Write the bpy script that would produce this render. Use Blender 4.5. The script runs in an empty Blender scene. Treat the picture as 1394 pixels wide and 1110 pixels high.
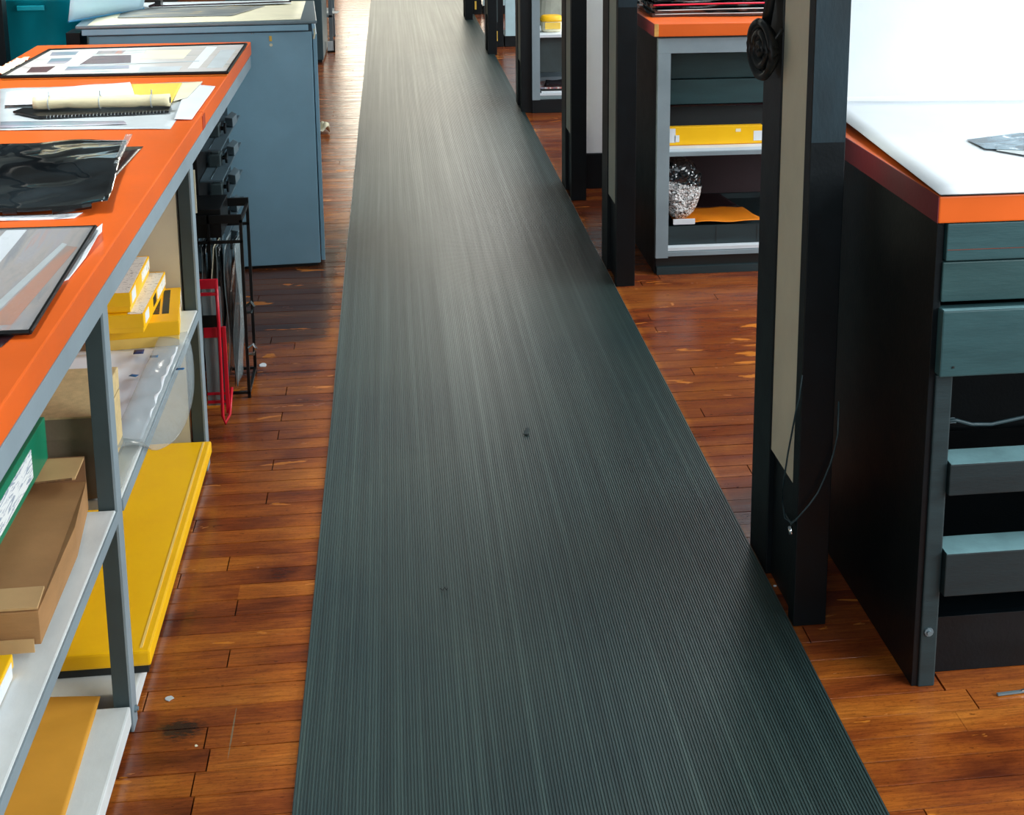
import bpy, bmesh, math, random
from mathutils import Vector, Matrix, noise as mn
random.seed(7)
scn = bpy.context.scene
COL = scn.collection
R = math.radians

# ------------------------------------------------------------------ camera
PITCH = math.atan(417 / 1915.0)
YAW = math.atan(256 / math.hypot(1915, 417))
cam_d = bpy.data.cameras.new('camera')
cam = bpy.data.objects.new('camera', cam_d)
COL.objects.link(cam)
cam.location = (0, 0, 1.6)
cam.rotation_euler = (R(90) - PITCH, 0, -YAW)
cam_d.sensor_fit = 'HORIZONTAL'
cam_d.sensor_width = 36
cam_d.lens = 36 * 1915 / 1394.0
cam_d.shift_x = (697 - 781) / 1394.0
cam_d.shift_y = -(555 - 205) / 1394.0
cam_d.clip_end = 100
scn.camera = cam

# ------------------------------------------------------------------ colour management, world, lights
vs = scn.view_settings
vs.view_transform = 'Standard'
vs.look = 'None'
vs.gamma = 1
vs.use_curve_mapping = False
vs.exposure = 0.0
w = bpy.data.worlds.new('world')
scn.world = w
w.use_nodes = True
w.node_tree.nodes['Background'].inputs[0].default_value = (0.55, 0.75, 0.85, 1)
w.node_tree.nodes['Background'].inputs[1].default_value = 0.3


def area(name, loc, rot, sx, sy, power, color):
    l = bpy.data.lights.new(name, 'AREA')
    l.shape = 'RECTANGLE'
    l.size = sx
    l.size_y = sy
    l.energy = power
    l.color = color
    o = bpy.data.objects.new(name, l)
    COL.objects.link(o)
    o.location = loc
    o.rotation_euler = [R(a) for a in rot]
    return o


DAY = (0.93, 0.98, 1.0)
# daylight through the windows of the right wall and of the far end
area('daylight_right_near', (4.3, 0.0, 2.15), (0, 72, -12), 1.7, 4.0, 300, DAY)
area('daylight_right_middle', (4.3, 4.6, 2.15), (0, 76, 0), 1.7, 2.4, 200, DAY)
area('daylight_right_far', (4.3, 9.5, 2.15), (0, 78, 0), 1.7, 4.5, 200, DAY)
area('fill_behind', (-1.2, -2.8, 2.3), (76, 0, -8), 2.4, 1.7, 80, DAY)  # added fill for the camera-facing fronts, the blue cabinet above all
area('daylight_far_end', (1.4, 19.8, 1.95), (-90, 0, 0), 4.2, 2.6, 150, (1.0, 0.92, 0.74))
# fluorescent rows under the ceiling: over the right-hand bays, over the left benches, and one far down the aisle
a_ = area('ceiling_lamp_right', (2.0, 5.0, 3.2), (0, 0, 0), 0.3, 12.0, 110, DAY)
a_.data.spread = R(130)
a_ = area('ceiling_lamp_left', (-1.2, 4.4, 3.2), (0, 0, 0), 0.3, 5.4, 40, DAY)
a_.data.spread = R(60)
area('ceiling_lamp_aisle', (0.95, 14.5, 3.1), (0, 0, 0), 0.7, 4.0, 170, (1.0, 0.97, 0.88))


# ------------------------------------------------------------------ materials
def lin(c):
    return tuple(((v / 255.0) / 12.92 if v / 255.0 <= 0.04045 else (((v / 255.0) + 0.055) / 1.055) ** 2.4) for v in c) + (1,)


class NT:
    def __init__(s, name):
        s.m = bpy.data.materials.new(name)
        s.m.use_nodes = True
        s.t = s.m.node_tree
        s.b = s.t.nodes['Principled BSDF']

    def n(s, typ, **kw):
        o = s.t.nodes.new(typ)
        for k, v in kw.items():
            if k.startswith('i_'):
                o.inputs[k[2:].replace('_', ' ')].default_value = v
            else:
                setattr(o, k, v)
        return o

    def l(s, a, b):
        s.t.links.new(a, b)

    def coords(s, kind='Object', scale=(1, 1, 1), rot=(0, 0, 0)):
        mp = s.n('ShaderNodeMapping')
        mp.inputs['Scale'].default_value = scale
        mp.inputs['Rotation'].default_value = rot
        if kind == 'World':
            s.l(s.n('ShaderNodeNewGeometry').outputs['Position'], mp.inputs[0])
        else:
            s.l(s.n('ShaderNodeTexCoord').outputs[kind], mp.inputs[0])
        return mp.outputs[0]

    def noise(s, co, scale=5, detail=4, rough=0.55, dist=0.0):
        o = s.n('ShaderNodeTexNoise')
        o.inputs['Scale'].default_value = scale
        o.inputs['Detail'].default_value = detail
        o.inputs['Roughness'].default_value = rough
        o.inputs['Distortion'].default_value = dist
        s.l(co, o.inputs['Vector'])
        return o.outputs['Fac']

    def ramp(s, fac, stops, interp='LINEAR'):
        o = s.n('ShaderNodeValToRGB')
        o.color_ramp.interpolation = interp
        while len(o.color_ramp.elements) > 1:
            o.color_ramp.elements.remove(o.color_ramp.elements[-1])
        for i, (p, c) in enumerate(stops):
            e = o.color_ramp.elements[0] if i == 0 else o.color_ramp.elements.new(p)
            e.position = p
            e.color = c if len(c) == 4 else tuple(c) + (1,)
        s.l(fac, o.inputs[0])
        return o.outputs[0]

    def mix(s, fac, a, b, mode='MIX'):
        o = s.n('ShaderNodeMix', data_type='RGBA', blend_type=mode)
        for sock, v in ((o.inputs[0], fac), (o.inputs[6], a), (o.inputs[7], b)):
            if isinstance(v, (int, float, tuple)):
                sock.default_value = v
            else:
                s.l(v, sock)
        return o.outputs[2]

    def math(s, op, a, b=0.0, c=0.0, clamp=False):
        o = s.n('ShaderNodeMath', operation=op, use_clamp=clamp)
        for i, v in enumerate((a, b, c)):
            if isinstance(v, (int, float)):
                o.inputs[i].default_value = v
            else:
                s.l(v, o.inputs[i])
        return o.outputs[0]

    def bump(s, h, dist=0.002, strength=0.5):
        o = s.n('ShaderNodeBump')
        o.inputs['Strength'].default_value = strength
        o.inputs['Distance'].default_value = dist
        s.l(h, o.inputs['Height'])
        s.l(o.outputs[0], s.b.inputs['Normal'])


def M(name, rgb, rough=0.5, metal=0.0, var=0.12, scale=8, stretch=(1, 1, 1), bump=0.0006, spec=0.5, wear=None, coat=0.0):
    """painted / plain surface with mottling and fine relief; wear = (colour, threshold) for chips"""
    k = NT(name)
    co = k.coords('World', stretch)
    f = k.noise(co, scale, 5, 0.6)
    c = lin(rgb)
    dk = tuple(v * (1 - var) for v in c[:3]) + (1,)
    lt = tuple(min(1, v * (1 + var)) for v in c[:3]) + (1,)
    col = k.ramp(f, [(0.3, dk), (0.7, lt)])
    if wear:
        wf = k.noise(k.coords('World', stretch), wear[2] if len(wear) > 2 else 60, 3, 0.7)
        msk = k.ramp(wf, [(wear[1], (0, 0, 0)), (wear[1] + 0.02, (1, 1, 1))])
        col = k.mix(msk, col, lin(wear[0]))
    k.l(col, k.b.inputs['Base Color'])
    k.b.inputs['Metallic'].default_value = metal
    k.b.inputs['Specular IOR Level'].default_value = spec
    r = k.math('MULTIPLY_ADD', f, 0.16, rough - 0.08, clamp=True)
    k.l(r, k.b.inputs['Roughness'])
    if coat:
        k.b.inputs['Coat Weight'].default_value = coat
    if bump:
        k.bump(k.noise(k.coords('World', stretch), scale * 8, 4, 0.6), bump, 0.6)
    return k.m


def mat_wood():
    k = NT('varnished_maple_floor')
    pos = k.coords('World')
    oi = k.n('ShaderNodeAttribute', attribute_type='GEOMETRY', attribute_name='tone')
    objr = k.n('ShaderNodeObjectInfo').outputs['Random']
    tone = k.math('FRACT', k.math('ADD', oi.outputs['Fac'], objr))
    grain = k.noise(k.coords('World', (9, 170, 20)), 1.0, 8, 0.75, 0.5)
    fine = k.noise(k.coords('World', (90, 260, 20)), 1.0, 4, 0.7)
    blot = k.noise(k.coords('World', (2.2, 7, 3)), 1.3, 5, 0.6, 0.3)
    base = k.ramp(k.math('ADD', k.math('MULTIPLY', tone, 0.20), k.math('MULTIPLY', blot, 0.84)),
                  [(0.30, lin((88, 38, 18))), (0.44, lin((138, 68, 28))), (0.58, lin((172, 94, 34))), (0.78, lin((204, 124, 46)))])
    col = k.mix(k.math('MULTIPLY', k.ramp(grain, [(0.35, (1, 1, 1)), (0.6, (0, 0, 0))]), 0.55), base, lin((52, 18, 12)))
    col = k.mix(k.math('MULTIPLY', k.ramp(fine, [(0.52, (0, 0, 0)), (0.66, (1, 1, 1))]), 0.35), col, lin((58, 26, 16)))
    # worn patches where the varnish has gone
    pf = k.noise(k.coords('World', (4.5, 16, 4)), 1.0, 4, 0.55, 0.6)
    sep = k.n('ShaderNodeSeparateXYZ')
    k.l(pos, sep.inputs[0])

    def band(ax, lo, hi, soft):
        a = k.n('ShaderNodeMapRange', interpolation_type='SMOOTHSTEP'); k.l(ax, a.inputs[0])
        a.inputs[1].default_value = lo; a.inputs[2].default_value = lo + soft
        b = k.n('ShaderNodeMapRange', interpolation_type='SMOOTHSTEP'); k.l(ax, b.inputs[0])
        b.inputs[1].default_value = hi - soft; b.inputs[2].default_value = hi
        return k.math('SUBTRACT', a.outputs[0], b.outputs[0])
    # grimy dark boards before the blue cabinet; denser orange patches in the bay on the right
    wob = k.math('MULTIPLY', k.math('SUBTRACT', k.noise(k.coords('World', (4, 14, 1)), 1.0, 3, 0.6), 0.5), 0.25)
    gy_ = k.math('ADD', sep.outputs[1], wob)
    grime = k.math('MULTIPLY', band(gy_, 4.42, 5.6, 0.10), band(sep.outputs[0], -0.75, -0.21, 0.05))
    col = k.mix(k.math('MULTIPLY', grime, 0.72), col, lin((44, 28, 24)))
    red = band(sep.outputs[0], 0.80, 9.0, 0.02)
    red = k.math('MULTIPLY', red, band(sep.outputs[1], 2.42, 30.0, 0.12))
    col = k.mix(k.math('MULTIPLY', red, 0.40), col, lin((92, 28, 24)))
    bay_patch = k.math('MULTIPLY', band(sep.outputs[0], 1.0, 1.75, 0.12), band(sep.outputs[1], 3.75, 4.65, 0.2))
    pf = k.math('ADD', pf, k.math('MULTIPLY', bay_patch, 0.12))
    pm = k.ramp(pf, [(0.66, (0, 0, 0)), (0.68, (1, 1, 1))])
    col = k.mix(k.math('MULTIPLY', pm, 0.75), col, lin((206, 122, 28)))
    # small dark specks
    sp = k.ramp(k.noise(k.coords('World', (30, 70, 30)), 1.6, 2, 0.5), [(0.70, (0, 0, 0)), (0.74, (1, 1, 1))])
    col = k.mix(k.math('MULTIPLY', sp, 0.6), col, lin((38, 16, 14)))
    # the black rub mark and the pale scratch beside the left shelves
    def bell(ax, c, wd):
        return k.math('POWER', k.math('DIVIDE', k.math('SUBTRACT', ax, c), wd), 2.0)
    d = k.math('ADD', bell(sep.outputs[0], -0.422, 0.050), bell(sep.outputs[1], 2.388, 0.036))
    d = k.math('ADD', d, k.math('MULTIPLY', k.math('SUBTRACT', k.noise(k.coords('World', (60, 160, 1)), 1.0, 4, 0.7), 0.5), 2.6))
    st = k.ramp(d, [(0.15, (1, 1, 1)), (1.0, (0, 0, 0))])
    col = k.mix(k.math('MULTIPLY', st, 0.88), col, lin((22, 24, 26)))
    d2 = k.math('ADD', bell(sep.outputs[0], -0.3255, 0.0022), bell(sep.outputs[1], 2.37, 0.105))
    d2 = k.math('ADD', d2, k.math('MULTIPLY', k.noise(k.coords('World', (150, 60, 1)), 1.0, 3, 0.7), 0.9))
    col = k.mix(k.math('MULTIPLY', k.ramp(d2, [(0.8, (1, 1, 1)), (1.3, (0, 0, 0))]), 0.6), col, lin((120, 130, 105)))
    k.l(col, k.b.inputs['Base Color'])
    rr = k.math('MULTIPLY_ADD', k.noise(k.coords('World', (3, 9, 3)), 1.6, 5, 0.6), 0.30, 0.07, clamp=True)
    rr = k.math('ADD', rr, k.math('MULTIPLY', pm, 0.15))
    k.l(rr, k.b.inputs['Roughness'])
    k.b.inputs['Specular IOR Level'].default_value = 0.5
    hh = k.math('ADD', k.math('MULTIPLY', grain, 0.25), k.noise(k.coords('World', (3, 26, 3)), 1.5, 3, 0.5))
    k.bump(hh, 0.0016, 0.35)
    return k.m


def mat_rubber():
    k = NT('ribbed_black_rubber')
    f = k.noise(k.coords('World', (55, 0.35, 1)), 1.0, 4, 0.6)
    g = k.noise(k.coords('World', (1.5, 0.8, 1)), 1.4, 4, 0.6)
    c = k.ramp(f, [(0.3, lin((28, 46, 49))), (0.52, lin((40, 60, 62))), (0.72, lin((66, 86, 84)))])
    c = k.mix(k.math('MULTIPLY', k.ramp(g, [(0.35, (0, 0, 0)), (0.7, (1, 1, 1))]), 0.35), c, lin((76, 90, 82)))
    k.l(c, k.b.inputs['Base Color'])
    r = k.math('MULTIPLY_ADD', f, -0.14, 0.46)
    k.l(r, k.b.inputs['Roughness'])
    k.b.inputs['Specular IOR Level'].default_value = 0.6
    return k.m


def mat_label(name, ink=(30, 28, 26), paper=(238, 236, 226), sc=(70, 260, 60), th=0.60):
    """paper label with rows of illegible pen marks"""
    k = NT(name)
    f = k.noise(k.coords('Object', sc), 1.0, 3, 0.6, 1.2)
    m = k.ramp(f, [(th, (0, 0, 0)), (th + 0.03, (1, 1, 1))])
    k.l(k.mix(k.math('MULTIPLY', m, 0.85), lin(paper), lin(ink)), k.b.inputs['Base Color'])
    k.b.inputs['Roughness'].default_value = 0.55
    return k.m


def mat_glass(name, tint, rough=0.08, alpha=0.3, spec=0.6):
    k = NT(name)
    k.b.inputs['Base Color'].default_value = lin(tint)
    k.b.inputs['Roughness'].default_value = rough
    k.b.inputs['Alpha'].default_value = alpha
    k.b.inputs['Specular IOR Level'].default_value = spec
    f = k.noise(k.coords('World'), 25, 3, 0.5)
    k.bump(f, 0.003, 0.5)
    return k.m


def mat_bands(name, stops, sc, rough=0.3, seed=0.0, dist=1.0):
    k = NT(name)
    co = k.coords('World', sc)
    mp = k.n('ShaderNodeMapping')
    mp.inputs['Location'].default_value = (seed, seed * 1.7, 0)
    k.l(co, mp.inputs[0])
    f = k.noise(mp.outputs[0], 1.0, 4, 0.55, dist)
    k.l(k.ramp(f, [(p, lin(c)) for p, c in stops]), k.b.inputs['Base Color'])
    k.b.inputs['Roughness'].default_value = rough
    return k.m


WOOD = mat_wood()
RUBBER = mat_rubber()
ORANGE = M('orange_laminate', (230, 100, 28), 0.38, var=0.10, scale=3, bump=0.0002, wear=((90, 45, 20), 0.77, 90))
GREY = M('grey_paint', (134, 150, 158), 0.5, var=0.10, scale=6, wear=((190, 120, 80), 0.78, 70))
DKGREY = M('dark_grey_paint', (52, 66, 68), 0.5, var=0.15, scale=10)
BLUE = M('blue_grey_enamel', (142, 186, 208), 0.38, var=0.10, scale=3, wear=((170, 185, 190), 0.785, 60))
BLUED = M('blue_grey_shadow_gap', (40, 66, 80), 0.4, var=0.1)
BLACK = M('black_paint', (2, 10, 15), 0.42, spec=0.35, var=0.3, scale=14, wear=((70, 84, 88), 0.79, 80))
TEALBLACK = M('lit_teal_black', (8, 36, 46), 0.5, var=0.35, scale=5, stretch=(3, 3, 1))
BEIGE = M('beige_panel_paint', (216, 212, 190), 0.6, var=0.06, scale=9)
TEALBD = M('teal_painted_board', (44, 78, 82), 0.48, var=0.18, scale=5, stretch=(1, 6, 6), wear=((30, 30, 28), 0.77, 40))
TEALDK = M('dark_teal_painted_board', (30, 48, 52), 0.5, var=0.2, scale=6, stretch=(1, 6, 6), wear=((120, 60, 60), 0.785, 50))
WHITE = M('white_paint', (214, 222, 228), 0.5, var=0.05, scale=5, wear=((120, 120, 110), 0.78, 50))
SHELFW = M('worn_white_shelf_paint', (216, 222, 222), 0.55, var=0.12, scale=4, stretch=(2, 1, 1), wear=((110, 110, 100), 0.76, 40))
WALLM = M('grey_green_wall_paint', (84, 96, 98), 0.8, var=0.04)
CEILM = M('ceiling_paint', (128, 140, 142), 0.9, var=0.03)
PAPER = M('white_paper', (224, 229, 234), 0.55, var=0.03, scale=10, bump=0.0003)
PAPERG = M('grey_white_paper', (190, 198, 200), 0.55, var=0.08, scale=14, bump=0.0004)
PAPERC = M('cream_paper', (236, 228, 196), 0.6, var=0.08, scale=10)
PAPERY = M('yellow_paper', (246, 204, 84), 0.6, var=0.08, scale=8)
CREAM = M('cream_board', (214, 206, 180), 0.65, var=0.06, scale=5)
YBOX = M('yellow_box_card', (255, 192, 4), 0.42, var=0.07, scale=6, bump=0.0002, wear=((150, 95, 10), 0.77, 50))
YBOX2 = M('yellow_tray_card', (244, 206, 110), 0.5, var=0.08, scale=8)
BLKCARD = M('black_card', (24, 28, 28), 0.5, var=0.2)
MANILA = M('manila_envelope_paper', (222, 158, 52), 0.6, var=0.10, scale=4, wear=((140, 90, 30), 0.76, 60))
KRAFT = M('brown_cardboard', (166, 122, 76), 0.75, var=0.14, scale=7, stretch=(1, 1, 4))
KRAFTL = M('pale_cardboard', (196, 158, 108), 0.75, var=0.12, scale=7)
KRAFTE = M('corrugated_edge', (110, 76, 42), 0.8, var=0.4, scale=160)
TAN = M('tan_textured_card', (202, 178, 128), 0.75, var=0.14, scale=60, bump=0.001)
TANS = M('shaded_tan_card', (134, 118, 96), 0.75, var=0.12, scale=20)  # darker copy of the tan card for the box's shaded faces
GREEN = M('green_box_card', (8, 122, 88), 0.4, var=0.10, scale=6)
TEALTUB = M('teal_plastic', (10, 178, 196), 0.35, var=0.12, scale=3)
BLUEPL = mat_glass('pale_blue_plastic', (196, 230, 244), 0.25, 0.85)
def mat_film():
    k = NT('black_film')
    f = k.noise(k.coords('World'), 5, 3, 0.5)
    k.l(k.ramp(f, [(0.35, lin((8, 12, 15))), (0.65, lin((34, 42, 46)))]), k.b.inputs['Base Color'])
    k.b.inputs['Roughness'].default_value = 0.07
    k.b.inputs['Specular IOR Level'].default_value = 1.0
    k.bump(k.noise(k.coords('World', (1, 1, 1)), 5.5, 1, 0.35, 0.9), 0.022, 0.8)
    return k.m


FILM = mat_film()
FILM2 = M('dark_red_black_film', (40, 22, 26), 0.22, var=0.3, scale=6)
CLEAR = mat_glass('clear_plastic_sheet', (170, 182, 186), 0.12, 0.30)
CLEAR2 = mat_glass('grey_film_sleeve', (150, 165, 168), 0.15, 0.55)
RED = M('red_enamel', (206, 20, 44), 0.35, var=0.12)
MAGENTA = M('red_plastic_edge', (226, 40, 70), 0.35, var=0.15)
BLACKMET = M('black_metal', (8, 11, 13), 0.38, var=0.2, metal=0.3)
STEEL = M('grey_steel', (120, 138, 146), 0.35, var=0.12, metal=0.4)
STEELD = M('dull_steel', (84, 104, 114), 0.4, var=0.15, metal=0.3)
CHROME = M('chrome', (220, 225, 228), 0.15, metal=1.0, var=0.05)
BRASS = M('brass_tag', (236, 190, 90), 0.35, metal=0.4, var=0.1)
BLUETAPE = M('blue_tape', (18, 96, 150), 0.5, var=0.1)
NAVYTAPE = M('navy_tape', (30, 50, 96), 0.5, var=0.1)
CABLE = M('black_rubber_cable', (8, 12, 14), 0.5, var=0.2)
CABLEG = M('dark_grey_cable', (44, 64, 70), 0.4, var=0.2)
SUBFLOOR = M('dark_subfloor', (18, 10, 8), 0.9)
IVORY = M('ivory_canvas', (236, 226, 186), 0.6, var=0.12, scale=20, stretch=(1, 6, 6), bump=0.001)
LBL = mat_label('handwritten_label')
LBLF = mat_label('printed_white_label', (140, 156, 176), (236, 240, 240), (1, 14, 150), 0.52)
DKLBL = mat_label('dark_printed_label', (200, 50, 40), (34, 40, 34), (60, 60, 60), 0.66)
PRINTA = mat_bands('collage_print', [(0.3, (120, 160, 170)), (0.42, (226, 220, 210)), (0.6, (236, 232, 228)), (0.72, (190, 176, 168))], (3, 9, 1), 0.22, 2.0)
PRINTB = mat_bands('dark_purple_print', [(0.3, (70, 48, 52)), (0.6, (124, 92, 90)), (0.8, (160, 136, 130))], (5, 22, 1), 0.25, 5.0)
PRINTC = mat_bands('blue_grey_print', [(0.3, (120, 160, 168)), (0.6, (170, 164, 176)), (0.8, (216, 216, 216))], (8, 12, 1), 0.25, 9.0)
PRINTD = mat_bands('grey_montage_print', [(0.32, (134, 134, 140)), (0.46, (180, 166, 158)), (0.56, (170, 164, 168)), (0.68, (216, 138, 100))], (14, 2.0, 1), 0.18, 12.0)
PRINTE = mat_bands('orange_brown_print', [(0.3, (150, 128, 116)), (0.5, (190, 120, 76)), (0.7, (214, 130, 80))], (14, 3, 1), 0.2, 3.0)
PHOTO = mat_bands('black_and_white_photo', [(0.40, (6, 40, 52)), (0.46, (70, 104, 120)), (0.58, (110, 138, 152)), (0.62, (238, 242, 244))], (13, 16, 1), 0.25, 4.0)


def mat_crumple():
    k = NT('crumpled_silver_bag')
    v = k.n('ShaderNodeTexVoronoi')
    v.inputs['Scale'].default_value = 120
    k.l(k.coords('World'), v.inputs['Vector'])
    f = k.noise(k.coords('World'), 85, 3, 0.6, 1.5)
    c = k.ramp(f, [(0.42, lin((10, 14, 16))), (0.46, lin((190, 200, 202))), (0.52, lin((250, 252, 252)))])
    k.l(c, k.b.inputs['Base Color'])
    k.b.inputs['Roughness'].default_value = 0.15
    k.bump(v.outputs['Distance'], 0.008, 0.8)
    return k.m


CRUMPLE = mat_crumple()


# ------------------------------------------------------------------ builders
def tag(o, label=None, cat=None, group=None, kind=None):
    if label: o['label'] = label
    if cat: o['category'] = cat
    if group: o['group'] = group
    if kind: o['kind'] = kind
    return o


def thing(name, label, cat, loc=(0, 0, 0), rz=0.0, group=None):
    o = bpy.data.objects.new(name, None)
    o.empty_display_size = 0.05
    COL.objects.link(o)
    o.location = loc
    o.rotation_euler = (0, 0, R(rz))
    return tag(o, label, cat, group)


class MB:
    """collects solids; coordinates are local to the thing"""
    def __init__(s):
        s.v = []
        s.f = []

    def add(s, vs_, fs):
        b = len(s.v)
        s.v += [tuple(p) for p in vs_]
        s.f += [tuple(i + b for i in f) for f in fs]
        return s

    def box(s, x0, x1, y0, y1, z0, z1):
        x0, x1 = min(x0, x1), max(x0, x1); y0, y1 = min(y0, y1), max(y0, y1); z0, z1 = min(z0, z1), max(z0, z1)
        return s.add([(x, y, z) for z in (z0, z1) for x, y in ((x0, y0), (x1, y0), (x1, y1), (x0, y1))],
                     [(3, 2, 1, 0), (4, 5, 6, 7), (0, 1, 5, 4), (1, 2, 6, 5), (2, 3, 7, 6), (3, 0, 4, 7)])

    def prism(s, poly, z0, z1, zs=None):
        """polygon extruded in z; zs = optional per-corner extra height"""
        n = len(poly)
        a = sum(poly[i][0] * poly[(i + 1) % n][1] - poly[(i + 1) % n][0] * poly[i][1] for i in range(n))
        if a < 0: 
            poly = poly[::-1]
            zs = zs[::-1] if zs else None
        zs = zs or [0] * n
        vs_ = [(x, y, z0 + dz) for (x, y), dz in zip(poly, zs)] + [(x, y, z1 + dz) for (x, y), dz in zip(poly, zs)]
        return s.add(vs_, [tuple(range(n))[::-1], tuple(range(n, 2 * n))] + [(i, (i + 1) % n, n + (i + 1) % n, n + i) for i in range(n)])

    def tube(s, pts, r, n=8):
        pts = [Vector(p) for p in pts]
        rs = r if isinstance(r, (list, tuple)) else [r] * len(pts)
        rings = []
        up = Vector((0, 0, 1))
        for i, p in enumerate(pts):
            t = (pts[min(i + 1, len(pts) - 1)] - pts[max(i - 1, 0)]).normalized()
            a = t.cross(up)
            if a.length < 0.05: a = t.cross(Vector((1, 0, 0)))
            a.normalize()
            b = t.cross(a)
            rings.append([p + (a * math.cos(2 * math.pi * j / n) + b * math.sin(2 * math.pi * j / n)) * rs[i] for j in range(n)])
        vs_ = [q for ring in rings for q in ring]
        fs = [(i * n + j, i * n + (j + 1) % n, (i + 1) * n + (j + 1) % n, (i + 1) * n + j) for i in range(len(pts) - 1) for j in range(n)]
        fs += [tuple(range(n))[::-1], tuple(range((len(pts) - 1) * n, len(pts) * n))]
        return s.add(vs_, fs)

    def obj(s, name, mat, parent=None, bevel=0.0, smooth=False, label=None, loc=None):
        me = bpy.data.meshes.new(name)
        me.from_pydata(s.v, [], s.f)
        me.materials.append(mat)
        bm = bmesh.new(); bm.from_mesh(me)
        bmesh.ops.recalc_face_normals(bm, faces=bm.faces)
        if bevel:
            bmesh.ops.bevel(bm, geom=list(bm.edges), offset=bevel, segments=2, affect='EDGES', profile=0.6, clamp_overlap=True)
        bm.to_mesh(me); bm.free()
        if smooth:
            me.polygons.foreach_set('use_smooth', [True] * len(me.polygons))
        o = bpy.data.objects.new(name, me)
        COL.objects.link(o)
        if parent: o.parent = parent
        if label: o['label'] = label
        if loc: o.location = loc
        return o


def bx(name, dims, mat, parent=None, bevel=0.0015, label=None):
    return MB().box(*dims).obj(name, mat, parent, bevel, label=label)


def sheet(name, corners, mat, parent=None, nx=16, ny=10, amp=0.003, thick=0.0006, seed=0.0, fn=None, freq=8, label=None):
    """thin wavy sheet through four 3-D corners a,b,c,d (a-b near edge, d-c far edge)"""
    a, b, c, d = [Vector(p) for p in corners]
    vs_, fs = [], []
    for j in range(ny + 1):
        v = j / ny
        for i in range(nx + 1):
            u = i / nx
            p = (a * (1 - u) + b * u) * (1 - v) + (d * (1 - u) + c * u) * v
            h = (mn.noise(Vector((p.x * freq + seed, p.y * freq, seed))) + 0.5) * amp
            p = p + Vector((0, 0, max(0, h)))
            if fn: p = p + Vector(fn(u, v))
            vs_.append(p)
    for j in range(ny):
        for i in range(nx):
            k = j * (nx + 1) + i
            fs.append((k, k + 1, k + nx + 2, k + nx + 1))
    o = MB().add(vs_, fs).obj(name, mat, parent, smooth=True, label=label)
    m = o.modifiers.new('thickness', 'SOLIDIFY')
    m.thickness = thick
    m.offset = 1
    return o


def poly_sheet(name, poly, z, mat, parent=None, thick=0.0006, label=None, zs=None):
    return MB().prism(poly, z, z + thick, zs).obj(name, mat, parent, label=label)


# ------------------------------------------------------------------ room
XL, XR, YB, YF, ZC = -3.5, 4.6, -3.0, 20.2, 3.4
floor = bx('floor', (XL, XR, YB, YF, -0.06, -0.018), SUBFLOOR, bevel=0)
tag(floor, kind='structure')
tag(bx('ceiling', (XL, XR, YB, YF, ZC, ZC + 0.1), CEILM, bevel=0), kind='structure')
tag(bx('wall_left', (XL - 0.1, XL, YB, YF, -0.06, ZC), WALLM, bevel=0), kind='structure')


def wall_with_windows(name, axis, pos, a0, a1, wins, z0, z1):
    mb = MB()
    def seg(p, q, lo, hi):
        if axis == 'x': mb.box(pos, pos + 0.1, p, q, lo, hi)
        else: mb.box(p, q, pos, pos + 0.1, lo, hi)
    cur = a0
    for (p, q) in wins:
        seg(cur, p, -0.06, ZC)
        seg(p, q, -0.06, z0)
        seg(p, q, z1, ZC)
        cur = q
    seg(cur, a1, -0.06, ZC)
    tag(mb.obj(name, WALLM), kind='structure')


def window(n, axis, pos, p, q, z0, z1):
    mb = MB()
    k = 5
    for i in range(k + 1):
        c = p + (q - p) * i / k
        if axis == 'x': mb.box(pos, pos + 0.06, c - 0.02, c + 0.02, z0, z1)
        else: mb.box(c - 0.02, c + 0.02, pos, pos + 0.06, z0, z1)
    for zz in (z0, (z0 + z1) / 2, z1):
        if axis == 'x': mb.box(pos + 0.01, pos + 0.05, p, q, zz - 0.02, zz + 0.02)
        else: mb.box(p, q, pos + 0.01, pos + 0.05, zz - 0.02, zz + 0.02)
    tag(mb.obj('window_%d' % n, BLACK), kind='structure')


wr = [(-2.0, 1.9), (3.4, 5.8), (7.2, 11.8)]
wall_with_windows('wall_right', 'x', XR, YB, YF, wr, 1.3, 3.0)
for i, (p, q) in enumerate(wr): window(i + 1, 'x', XR + 0.02, p, q, 1.3, 3.0)
wall_with_windows('wall_back', 'y', YB - 0.1, XL, XR, [(-2.4, 1.4)], 1.4, 3.1)
window(4, 'y', YB - 0.08, -2.4, 1.4, 1.4, 3.1)
wall_with_windows('wall_far', 'y', YF, XL, XR, [(-0.7, 3.5)], 0.6, 3.2)
window(5, 'y', YF + 0.02, -0.7, 3.5, 0.6, 3.2)

# floor boards: each board is a part of the floor as far as it can be told apart
PW = 0.0648
plank_cache = {}


def plank_mesh(ln):
    k = round(ln, 2)
    if k not in plank_cache:
        g = 0.0013
        mb = MB()
        e = 0.00015
        x0, x1, y0, y1 = -k / 2 + g, k / 2 - g, -PW / 2 + g, PW / 2 - g
        mb.add([(x0, y0, -0.02), (x1, y0, -0.02), (x1, y1, -0.02), (x0, y1, -0.02),
                (x0, y0, -e), (x1, y0, -e), (x1, y1, -e), (x0, y1, -e),
                (x0 + e, y0 + e, 0), (x1 - e, y0 + e, 0), (x1 - e, y1 - e, 0), (x0 + e, y1 - e, 0)],
               [(0, 1, 5, 4), (1, 2, 6, 5), (2, 3, 7, 6), (3, 0, 4, 7), (4, 5, 9, 8), (5, 6, 10, 9), (6, 7, 11, 10), (7, 4, 8, 11), (8, 9, 10, 11)])
        me = bpy.data.meshes.new('plank')
        me.from_pydata(mb.v, [], mb.f)
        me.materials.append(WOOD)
        plank_cache[k] = me
    return plank_cache[k]


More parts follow.
